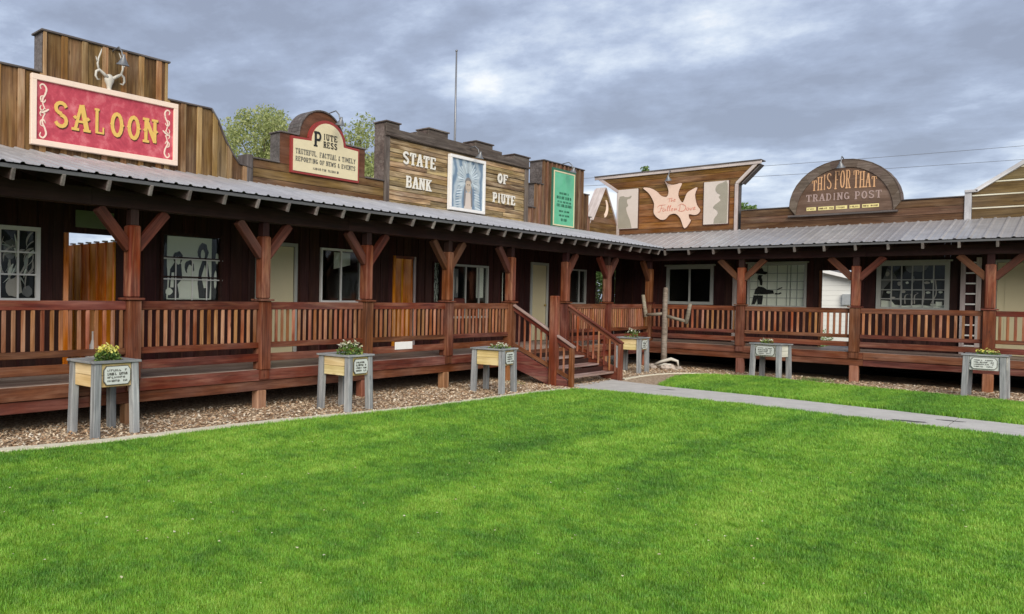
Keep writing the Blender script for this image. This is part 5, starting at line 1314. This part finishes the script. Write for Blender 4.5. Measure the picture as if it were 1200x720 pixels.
# Fallen
script([[(-.46, 4.62), (-.40, 4.68), (-.22, 4.69)], [(-.33, 4.68), (-.38, 4.50), (-.45, 4.49)], [(-.37, 4.59), (-.27, 4.60)],
        [(-.24, 4.57), (-.30, 4.55), (-.28, 4.49), (-.22, 4.55), (-.21, 4.49)], [(-.18, 4.50), (-.13, 4.66), (-.17, 4.60), (-.15, 4.49)], [(-.12, 4.50), (-.07, 4.66), (-.11, 4.60), (-.09, 4.49)],
        [(-.06, 4.53), (-.01, 4.55), (-.04, 4.57), (-.05, 4.50), (.0, 4.50)], [(.02, 4.50), (.04, 4.57), (.04, 4.50), (.08, 4.56), (.09, 4.50)]], .016)
# Dove
script([[(.19, 4.66), (.17, 4.48)], [(.12, 4.62), (.22, 4.68), (.34, 4.60), (.30, 4.48), (.17, 4.47), (.13, 4.51)], [(.40, 4.56), (.36, 4.52), (.40, 4.48), (.44, 4.52), (.40, 4.56)],
        [(.46, 4.55), (.48, 4.48), (.53, 4.56)], [(.55, 4.51), (.60, 4.54), (.57, 4.56), (.55, 4.50), (.62, 4.49)]], .018)
lamp(RF, -.10, 5.45, 'bell shaded lamp above the peach dove sign', .22)
def fig_panel(label, u0, u1, z0, z1, shp):
    p = thing('silhouette_panel', label, 'sign', RF.P((u0+u1)/2, FN, z0))
    RF.box('board', u0, u1, FN+.03, FN+.065, z0, z1, 'palepanel', p, 'u')
    ring(RF, 'shadow_edge', u0-.02, u1+.03, z0-.03, z1+.01, .019, FN+.024, FN+.045, 'letterbrown', p)
    RF.prism('figure', shp, FN+.066, FN+.071, 'olivepanel', p); return p
fig_panel('pale panel with an olive silhouette in a brimmed hat, left of the dove sign', -1.66, -1.05, 4.03, 5.26,
   smooth_line([(-1.64, 4.05), (-1.64, 4.9), (-1.60, 5.0), (-1.62, 5.04), (-1.5, 5.06), (-1.44, 5.03), (-1.33, 5.02), (-1.24, 5.05), (-1.28, 4.97), (-1.36, 4.95), (-1.38, 4.86), (-1.34, 4.75), (-1.40, 4.68), (-1.36, 4.5), (-1.28, 4.3), (-1.22, 4.05)], 3))
fig_panel('pale panel with an olive silhouette with piled hair, right of the dove sign', .82, 1.46, 4.03, 5.26,
   smooth_line([(1.44, 4.05), (1.44, 5.16), (1.30, 5.20), (1.17, 5.15), (1.13, 5.03), (1.17, 4.93), (1.26, 4.86), (1.22, 4.80), (1.27, 4.72), (1.22, 4.66), (1.12, 4.58), (1.08, 4.50), (1.18, 4.42), (1.20, 4.32), (1.12, 4.2), (1.10, 4.05)], 3))
# trading sign
Ts = thing('trading_sign', 'half round brown sign reading THIS FOR THAT TRADING POST in orange and mauve letters', 'sign', RF.P(4.1, FN, 4.15))
RF.prism('board', arc(4.13, 4.16, 1.025, 1.165, 0, 180, 34), FN+.024, FN+.045, 'tradeboard', Ts)
RF.box('sill', 2.94, 5.25, FN+.03, FN+.16, 4.10, 4.145, 'cap', Ts, 'u')
top = lambda u: 5.28-.33*((u-4.12)/.75)**2
nt_ = FN+.046
word(RF, Ts, 'THIS', 3.44, 3.88, 4.77, 5.1, nt_, .006, 'tradeorange', top=top, bold=1.25, gap=.06)
word(RF, Ts, 'FOR', 3.93, 4.28, 4.765, 5.1, nt_, .006, 'tradeorange', top=top, bold=1.25, gap=.06)
word(RF, Ts, 'THAT', 4.33, 4.82, 4.76, 5.1, nt_, .006, 'tradeorange', top=top, bold=1.25, gap=.06)
word(RF, Ts, 'TRADING', 3.32, 4.27, 4.49, 4.68, nt_, .006, 'trademauve', bold=1.3)
word(RF, Ts, 'POST', 4.36, 4.92, 4.48, 4.68, nt_, .006, 'trademauve', bold=1.3)
for a, b in ((3.34, 3.55), (3.60, 3.94), (3.98, 4.22), (4.27, 4.48), (4.53, 4.87)):
    s_ = RF.box('yellow_strip', a, b, nt_, nt_+.006, 4.25, 4.34, 'tradeyellow', Ts, 'u', 0); scribble(RF, Ts, a+.02, b-.02, 4.295, .04, nt_+.0065, 'letterbrown')
lamp(RF, 4.10, 5.36, 'bell shaded lamp at the crown of the half round trading sign', .22)
# little white plaque on the porch
pq = LF.box('porch_plaque', -11.46, -10.95, .034, .045, .83, .97, 'white', None, 'u'); tag(pq, 'small white plaque fixed below the left railing between the second and third planters', 'sign')

# ------------------------------------------------------------------ flagpole, cactus, rocks, ladder, bottles
fp = thing('flagpole', 'thin bare pole standing behind the bank parapet', 'pole', (-3.4, -4.72, 3.6))
tube('shaft', [(-3.4, -4.72, 3.6), (-3.4, -4.72, 6.5), (-3.4, -4.72, 8.55)], [.035, .03, .022], 'pole', fp, 10)
lathe('finial', [(0, -.03), (.03, -.015), (.035, .01), (.02, .03), (0, .035)], (-3.4, -4.72, 8.58), 'pole', fp, 10)
cx_, cy_ = .62, -.50; g0 = G(cx_, cy_)
Ca = thing('log_cactus', 'cactus figure made of grey peeled logs in front of the right porch', 'cactus', (cx_, cy_, g0))
wob = lambda pts, j=.006: [Vector(p)+Vector([random.uniform(-j, j) for _ in range(3)]) for p in pts]
tube('trunk', wob([(cx_, cy_, g0-.1), (cx_, cy_, .5), (cx_+.01, cy_, 1.0), (cx_, cy_, 1.6), (cx_+.01, cy_, 2.12), (cx_+.01, cy_, 2.16)]), [.085, .072, .076, .064, .062, .04], 'log', Ca, 12)
for a, b, c, nm in (((cx_+.03, cy_, 1.38), (cx_+.56, cy_-.02, 1.25), (cx_+.66, cy_-.02, 1.74), 'r'), ((cx_-.03, cy_, 1.44), (cx_-.50, cy_+.03, 1.40), (cx_-.60, cy_+.03, 1.95), 'l')):
    tube('arm', wob([a, (Vector(a)+Vector(b))/2, b]), [.045, .044, .042], 'log', Ca, 10)
    b2 = Vector(b)+Vector((.0, 0, -.06)); tube('upright_arm', wob([b2, (b2+Vector(c))/2, c]), [.055, .052, .045], 'log', Ca, 10)
def rock(x, y, r, seed, lab):
    rr = random.Random(seed); V = []; F = []; seg, st_ = 10, 6
    for i in range(st_+1):
        for k in range(seg):
            th = PI*i/st_; a = 2*PI*k/seg; q = 1+rr.uniform(-.2, .2)
            V.append((r*q*math.sin(th)*math.cos(a)*1.2, r*q*math.sin(th)*math.sin(a), r*.75*q*math.cos(th)))
    for i in range(st_):
        for k in range(seg): a = i*seg+k; b = i*seg+(k+1) % seg; F.append([a, b, b+seg, a+seg])
    o = mesh_obj('rock', mk_mesh('rock', V, F), 'rock', None, Matrix.Translation((x, y, G(x, y)+r*.4)) @ Matrix.Rotation(rr.uniform(0, 6), 4, 'Z'))
    tag(o, lab, 'rock', 'pale rocks around the foot of the log cactus')
for i, (dx, dy, r) in enumerate(((-.22, -.22, .10), (.05, -.28, .09), (.25, -.16, .13), (-.1, -.42, .08), (.22, -.42, .12), (.42, -.05, .08), (-.32, -.02, .09))): rock(cx_+dx, cy_+dy, r, i, ('pale rock left of the log cactus foot, in front', 'pale rock directly in front of the log cactus foot', 'largest pale rock, under the bleached branch', 'smallest pale rock, frontmost before the log cactus', 'pale rock in front, under the right end of the branch', 'pale rock right of the log cactus foot, at the far side', 'pale rock leftmost beside the log cactus foot, near the deck')[i])
cb = thing('bleached_branch', 'pale curved driftwood piece lying on the rocks at the foot of the log cactus', 'driftwood', (cx_+.25, cy_-.25, G(cx_, cy_)))
zb_ = G(cx_, cy_)+.12
tube('branch', [(cx_-.1, cy_-.35, zb_), (cx_+.1, cy_-.33, zb_+.10), (cx_+.30, cy_-.28, zb_+.17), (cx_+.44, cy_-.22, zb_+.12), (cx_+.46, cy_-.2, zb_-.02)], [.03, .04, .045, .035, .02], 'bone', cb, 8)
tube('branch', [(cx_+.0, cy_-.38, zb_-.04), (cx_+.18, cy_-.40, zb_+.02), (cx_+.34, cy_-.36, zb_+.02)], [.03, .035, .02], 'bone', cb, 8)
ld = thing('leaning_ladder', 'pale wooden ladder standing against the wall left of the far right door', 'ladder', RF.P(6.62, FN+.1, ZD))
for u in (6.49, 6.76): RF.box('rail', u-.045, u+.045, FN+.04, FN+.075, ZD, 2.93, 'trim', ld, 'z')
z = .85
while z < 2.9: RF.box('rung', 6.536, 6.714, FN+.045, FN+.07, z-.018, z+.018, 'winframe', ld, 'u'); z += .245
for i, (x, y, h, lab) in enumerate(((-2.35, -16.36, .30, 'white bottle on the saloon passage floor, leftmost of four'), (-2.18, -16.38, .52, 'tall white bottle on the saloon passage floor, second from the left'), (-1.98, -16.40, .30, 'white bottle on the saloon passage floor, second from the right'), (-1.80, -16.42, .26, 'white bottle on the saloon passage floor, rightmost of four'))):
    lathe('neck_unused' if False else 'bottle', [(0, 0), (.045, 0), (.05, .02), (.05, h*.55), (.03, h*.68), (.016, h*.75), (.016, h*.97), (.02, h), (0, h)], (x, y, ZD+.002), 'white', None, 12)
    tag(bpy.data.objects[COL.objects[-1].name], lab, 'bottle', 'white bottles in the passage')
LF.box('passage_floor', -17.12, -16.23, FN-3.1, FN-.003, ZD-.04, ZD-.004, 'deck', A, 'n')
LF.box('passage_floor', -9.37, -8.63, FN-3.1, FN-.003, ZD-.04, ZD-.004, 'deck', Bk, 'n')
RF.box('passage_floor', 3.73, 4.35, FN-2.9, FN-.003, ZD-.04, ZD-.004, 'deck', T, 'n')

for fr_, a_, b_, par_ in ((LF, -17.13, -16.22, A), (LF, -9.38, -8.62, Bk), (RF, 3.0, 4.37, T)):
    fr_.box('underfloor_light_block', a_, b_, FN-.12, FN-.06, -.15, ZD-.06, 'interior', par_, 'u')  # dark board added to keep light out from under the passage floors
# ------------------------------------------------------------------ planters
def leaf_cloud(name, c, n, rx, rz, size, mat, par, seed, z0=0):
    r = np.random.default_rng(seed); V = []; F = []
    for i in range(n):
        a = r.uniform(0, 2*PI); d = rx*math.sqrt(r.uniform(0, 1)); p = Vector((c[0]+d*math.cos(a), c[1]+d*math.sin(a), c[2]+z0+rz*r.uniform(0, 1)*(1-.5*(d/rx)**2)))
        e = Euler((r.uniform(-.9, .9), r.uniform(-.9, .9), r.uniform(0, 6.28))).to_matrix(); s = size*r.uniform(.6, 1.3); k = len(V)
        for q in ((-1, 0, 0), (-.3, .45, .12), (.6, .38, .1), (1.1, 0, -.05), (.6, -.38, .1), (-.3, -.45, .12)): V.append(p+e@(Vector(q)*s))
        F.append(tuple(range(k, k+6)))
    return mesh_obj(name, mk_mesh(name, V, F), mat, par)
def planter(x, y, rot, W, Dp, label, plant, plabel, apron='yellow', signapron='yellow', h=.88, pl_off=(.05, 0), spread=(.17, .2), nb=40, plaque='wide', seed=0):
    """x, y = centre; local -Y carries the sign, rotated by rot"""
    g = G(x, y); t = thing('planter_stand', label, 'planter', (x, y, g), 'weathered planter stands along the deck')
    R = Matrix.Rotation(rot, 3, 'Z')
    def P(a, b, c): v = R @ Vector((a, b, 0)); return Vector((x+v.x, y+v.y, g+c))
    X, Yv = R @ Vector((1, 0, 0)), R @ Vector((0, 1, 0)); w, d = W/2, Dp/2; lg = .095
    for sx in (-1, 1):
        for sy in (-1, 1):
            bar('leg', P(sx*(w-lg/2+.02), sy*(d-lg/2+.015), -.03), P(sx*(w-lg/2), sy*(d-lg/2), h-.032), lg, lg, 'planter', t, X, .006)
    za, zb2 = h-.32, h-.035
    for i in range(2):
        z0, z1 = za+i*(zb2-za)/2, za+(i+1)*(zb2-za)/2; zc = (z0+z1)/2; hh = z1-z0-.004
        bar('side_board', P(-w+lg+.002, -d+.035, zc), P(w-lg-.002, -d+.035, zc), .02, hh, signapron, t); bar('side_board', P(-w+lg+.002, d-.035, zc), P(w-lg-.002, d-.035, zc), .02, hh, apron, t)
        bar('side_board', P(-w+.035, -d+lg+.002, zc), P(-w+.035, d-lg-.002, zc), .02, hh, apron, t); bar('side_board', P(w-.035, -d+lg+.002, zc), P(w-.035, d-lg-.002, zc), .02, hh, apron, t)
    tb = .10; zt = h-.014
    bar('top_board', P(-w-.03, -d-.02+tb/2, zt), P(w+.03, -d-.02+tb/2, zt), tb, .028, 'planter', t); bar('top_board', P(-w-.03, d+.02-tb/2, zt), P(w+.03, d+.02-tb/2, zt), tb, .028, 'planter', t)
    bar('top_board', P(-w-.03+tb/2, -d-.018+tb, zt-.002), P(-w-.03+tb/2, d+.018-tb, zt-.002), tb, .028, 'planter', t); bar('top_board', P(w+.03-tb/2, -d-.018+tb, zt-.002), P(w+.03-tb/2, d+.018-tb, zt-.002), tb, .028, 'planter', t)
    bar('soil', P(-w+.05, 0, h-.06), P(w-.05, 0, h-.06), Dp-.1, .03, 'soil', t)
    # plaque on the sign face
    class PF(Frame):
        def __init__(s): s.side = 'P'
        def P(s, u, n, z): return P(u, -d+.03-n, z)
        U = X; Nn = -Yv
    pf = PF(); pw = (W-2*lg)*.44; c0 = (za+zb2)/2; ph = .115
    o = [(-pw, c0-ph*.6), (-pw+.035, c0-ph), (pw-.035, c0-ph), (pw, c0-ph*.6), (pw, c0+ph*.6), (pw-.035, c0+ph), (-pw+.035, c0+ph), (-pw, c0+ph*.6)]
    pq_ = pf.prism('plaque', o, .014, .030, 'plaquedark', t); f_ = pf.prism('plaque_face', [(a*.95, c0+(b-c0)*.93) for a, b in o], .0305, .034, 'plaque', pq_)
    for k in range(4): scribble(pf, pq_, -pw*.75, pw*.75, c0+ph*(.55-.37*k), .022 if k != 1 else .03, .0345, 'plaquedark')
    # flowers
    fx, fy = pl_off; c = P(fx, fy, h-.05)
    fl = thing('flower_plant', plabel, 'plant', c, 'flowers growing in the planters')
    leaf_cloud('foliage', c, int(nb*4), spread[0], spread[1]*.8, .028, 'leaf_plant', fl, seed)
    leaf_cloud('blooms', c, nb, spread[0]*.9, spread[1]*.45, .026, plant, fl, seed+50, spread[1]*.55)
    for k in range(7):
        a = random.uniform(0, 6.28); r_ = spread[0]*random.uniform(.2, .8); q = c+Vector((r_*math.cos(a), r_*math.sin(a), spread[1]*random.uniform(.6, .95)))
        tube('stem', [c+Vector((0, 0, -.02)), c.lerp(q, .5)+Vector((0, 0, .02)), q], .004, 'leaf_plant', fl, 5)
    return t
Q = PI/2
planter(.40, -17.63, Q+.04, .62, .60, 'nearest weathered grey planter on legs with yellow side boards and a plaque, far left', 'bloom', 'bushy yellow flower in the planter nearest the camera', pl_off=(.05, .0), spread=(.16, .24), nb=120, h=.93, seed=1)
planter(.76, -13.58, Q+.05, .58, .62, 'weathered grey planter with yellow side board, second from the left, by a deck post', 'bloomwhite', 'pale yellow and green flowers trailing in the second planter', pl_off=(-.02, -.1), spread=(.21, .28), nb=70, h=.88, seed=2)
planter(.90, -9.52, Q+.10, .58, .64, 'weathered grey planter with yellow side board just left of the stairs', 'bloomwhite', 'white and green flowers in the planter left of the stairs', pl_off=(.0, -.1), spread=(.2, .16), nb=40, h=.86, seed=3)
planter(.58, -2.45, Q+.05, .62, .60, 'dark greyish planter in the corner between the stairs and the log cactus', 'bloomwhite', 'tall sprigs of white flowers in the corner planter', pl_off=(.0, .0), spread=(.2, .3), nb=22, h=.90, seed=4)
planter(3.25, -.85, -.22, .68, .52, 'weathered grey planter with pale plaque board, left one before the right porch', 'bloomwhite', 'small yellow flower clump in the left planter of the right wing', 'paleapron', 'paleapron', pl_off=(-.1, .0), spread=(.15, .18), nb=40, h=.86, seed=5)
planter(7.16, -1.30, -.05, .64, .52, 'pale grey planter with a white plaque board, nearest the right edge', 'bloom', 'yellow green leafy flower in the planter nearest the right edge', 'paleapron', 'plaque', pl_off=(.02, .0), spread=(.2, .17), nb=45, h=.89, seed=6)

# weeds by the right kerb and under the deck
def weed(x, y, n, r, h, lab, mat='leaf_green'):
    V = []; F = []; rr = random.Random(int(x*100))
    for i in range(n):
        a = rr.uniform(0, 6.28); d = r*rr.random(); px, py = x+d*math.cos(a), y+d*math.sin(a); b = rr.uniform(0, 6.28); hh = h*rr.uniform(.4, 1); k = len(V); g = G(px, py); l = hh*.6
        V += [(px-.004*math.sin(b), py+.004*math.cos(b), g), (px+.004*math.sin(b), py-.004*math.cos(b), g), (px+l*math.cos(b), py+l*math.sin(b), g+hh)]; F.append((k, k+1, k+2))
    o = mesh_obj('weed_clump', mk_mesh('weed', V, F), mat); tag(o, lab, 'weed')
weed(4.15, -.75, 500, .38, .12, 'low green weed clump in the mulch between the two right planters')
weed(.4, -7.9, 120, .25, .10, 'dry weeds in the mulch beside the foot of the stairs', 'leaf_pale')

# ------------------------------------------------------------------ background: white house, trees, wires
H = thing('white_house', 'white sided house with a shallow gable seen through the right passage', 'house', (1, 14, 0))
hp = [(-6.6, -.1), (3.6, -.1), (3.6, 2.34), (-1.5, 3.82), (-6.6, 2.34)]
class HF(Frame):
    def __init__(s): s.side = 'R'
    def P(s, u, n, z): return Vector((u, 14-n, z))
hf = HF()
c0 = hf.P(0, 0, 0)
V = [hf.P(u, n, z) for n in (-6, -.02) for u, z in hp]; F = [list(range(5))[::-1], list(range(5, 10))]+[[i, (i+1) % 5, 5+(i+1) % 5, 5+i] for i in range(5)]
mesh_obj('house_body', mk_mesh('house_body', V, F), 'housewhite', H)
z = -.1
while z < 3.75:
    pc = clean(clip(clip(hp, 1, z, False), 1, z+.196, True))
    if len(pc) > 2 and area(pc) > .01: hf.prism('siding_board', pc, -.01, .012, 'housewhite', H, 'u', .003)
    z += .2
bar('roof', hf.P(-1.5, -3, 3.90), hf.P(4.0, -3, 2.30), 6.6, .06, 'cap', H, (0, 0, 1)); bar('roof', hf.P(-1.5, -3, 3.90), hf.P(-7.0, -3, 2.30), 6.6, .06, 'cap', H, (0, 0, 1))
bar('fascia', hf.P(-1.5, .34, 3.86), hf.P(4.0, .34, 2.26), .03, .14, 'white', H); bar('fascia', hf.P(-1.5, .34, 3.86), hf.P(-7.0, .34, 2.26), .03, .14, 'white', H)
hf.box('meter_box', 1.83, 2.10, .02, .16, 1.74, 2.16, 'meter', H, 'z')
leaf_cloud('shrub', (1.35, 13.5, 0), 400, .30, .8, .05, 'leaf_green', None, 77); tag(COL.objects[-1], 'green shrub against the white house, seen through the passage', 'shrub')
tb_ = Vector((-30, 40, 0))
def tree(name, x, y, h, cr, ch, mat, n, label, leaf=.11, seed=0, blobs=46, density=.34):
    r = np.random.default_rng(seed); t = thing(name, label, 'tree', (x, y, 0), 'trees standing behind the buildings'); g = 0
    tube('trunk', [(x, y, -.1), (x+.1, y, h*.25), (x-.05, y+.1, h*.5), (x, y, h*.8)], [h*.028, h*.022, h*.014, h*.004], 'bark', t, 10)
    cen = []
    for i in range(blobs):
        for _ in range(30):
            p = r.uniform(-1, 1, 3)
            if np.linalg.norm(p) < 1: break
        cen.append((x+p[0]*cr, y+p[1]*cr, h-ch/2+p[2]*ch/2*(.85+.15*r.random()), r.uniform(.6, 1.25)))
    for i in range(0, blobs, 2):
        c = cen[i]; s = Vector((x, y, max(h*.22, c[2]-cr*.9-.6))); e = Vector(c[:3]); m_ = s.lerp(e, .5)+Vector((0, 0, .2)); tube('branch', [s, m_, e], [h*.008, h*.005, h*.0015], 'bark', t, 5)
    C = np.array([c[:3] for c in cen]); sc = np.array([c[3] for c in cen]); k = r.integers(0, blobs, n)
    p = C[k]+np.clip(r.normal(0, 1, (n, 3)), -1.7, 1.7)*np.array([cr, cr, ch/2])*density*.42*sc[k][:, None]
    ax = r.normal(0, 1, (n, 3)); ax /= np.linalg.norm(ax, axis=1)[:, None]; bx = np.cross(ax, r.normal(0, 1, (n, 3))); bx /= np.linalg.norm(bx, axis=1)[:, None]
    s = leaf*r.uniform(.6, 1.3, n)[:, None]; V = np.stack([p-ax*s, p-bx*s*.45, p+ax*s, p+bx*s*.45], 1).reshape(-1, 3)
    me = bpy.data.meshes.new('crown'); me.vertices.add(len(V)); me.vertices.foreach_set('co', V.ravel()); me.loops.add(len(V)); me.loops.foreach_set('vertex_index', np.arange(len(V)))
    me.polygons.add(n); me.polygons.foreach_set('loop_start', np.arange(0, 4*n, 4)); me.update(); me.validate()
    mesh_obj('crown', me, mat, t)
tree('pale_tree', -21.6, 4.2, 11.6, 2.5, 6.0, 'leaf_pale', 17000, 'pale yellow green tree rising behind the saloon and newspaper fronts', .10, 5, 60)
tree('green_tree', -18.0, 8.0, 11.1, 1.55, 6.0, 'leaf_pale', 10000, 'green tree rising between the newspaper and bank fronts', .10, 6, 44)
tree('small_tree', -9.9, 24.2, 9.95, .6, 5.0, 'leaf_green', 4000, 'tip of a distant tree just above the dove building', .10, 7, 20)
tree('low_tree', -4.2, 23.0, 7.0, .95, 4.0, 'leaf_green', 9000, 'low green tree top showing just right of the flared dove building', .10, 8, 30)
tree('yard_tree', -4.4, 6.2, 3.8, 1.0, 3.2, 'leaf_green', 9000, 'small tree seen through the opening near the porch corner', .06, 9, 30)
def wire(p0, p1, sag, lab):
    p0, p1 = Vector(p0), Vector(p1); P = []
    for i in range(25):
        t = i/24; q = p0.lerp(p1, t); q.z -= sag*4*t*(1-t); P.append(q)
    o = tube('power_line', P, .014, 'wire', None, 6); tag(o, lab, 'power line')
wire((-16.0, 25, 9.65), (24.6, 69.6, 15.6), .3, 'upper thin power line crossing the sky over the right wing')
wire((-16.0, 26, 9.3), (24.6, 69.6, 14.3), .3, 'lower thin power line crossing the sky over the right wing')
# dark wet patches on the path
def patch(x, y, rx, ry, rot, seed, lab):
    r = random.Random(seed); V = []; n = 18
    for i in range(n):
        a = 2*PI*i/n; q = 1+r.uniform(-.3, .3); dx, dy = rx*q*math.cos(a), ry*q*math.sin(a); X_ = x+dx*math.cos(rot)-dy*math.sin(rot); Y_ = y+dx*math.sin(rot)+dy*math.cos(rot); V.append((X_, Y_, G(X_, Y_)+.016))
    o = mesh_obj('leaf_litter', mk_mesh('patch', V, [list(range(n))]), 'plaquedark'); tag(o, lab, 'dark patch'); 
patch(6.72, -7.05, .22, .10, .3, 1, 'dark flat patch on the concrete path, larger one nearer the right edge')
patch(7.15, -6.38, .16, .05, .2, 2, 'small dark flat patch near the far edge of the concrete path')
patch(2.75, -6.0, .16, .04, .5, 3, 'small dark flat patch on the path near the stairs')
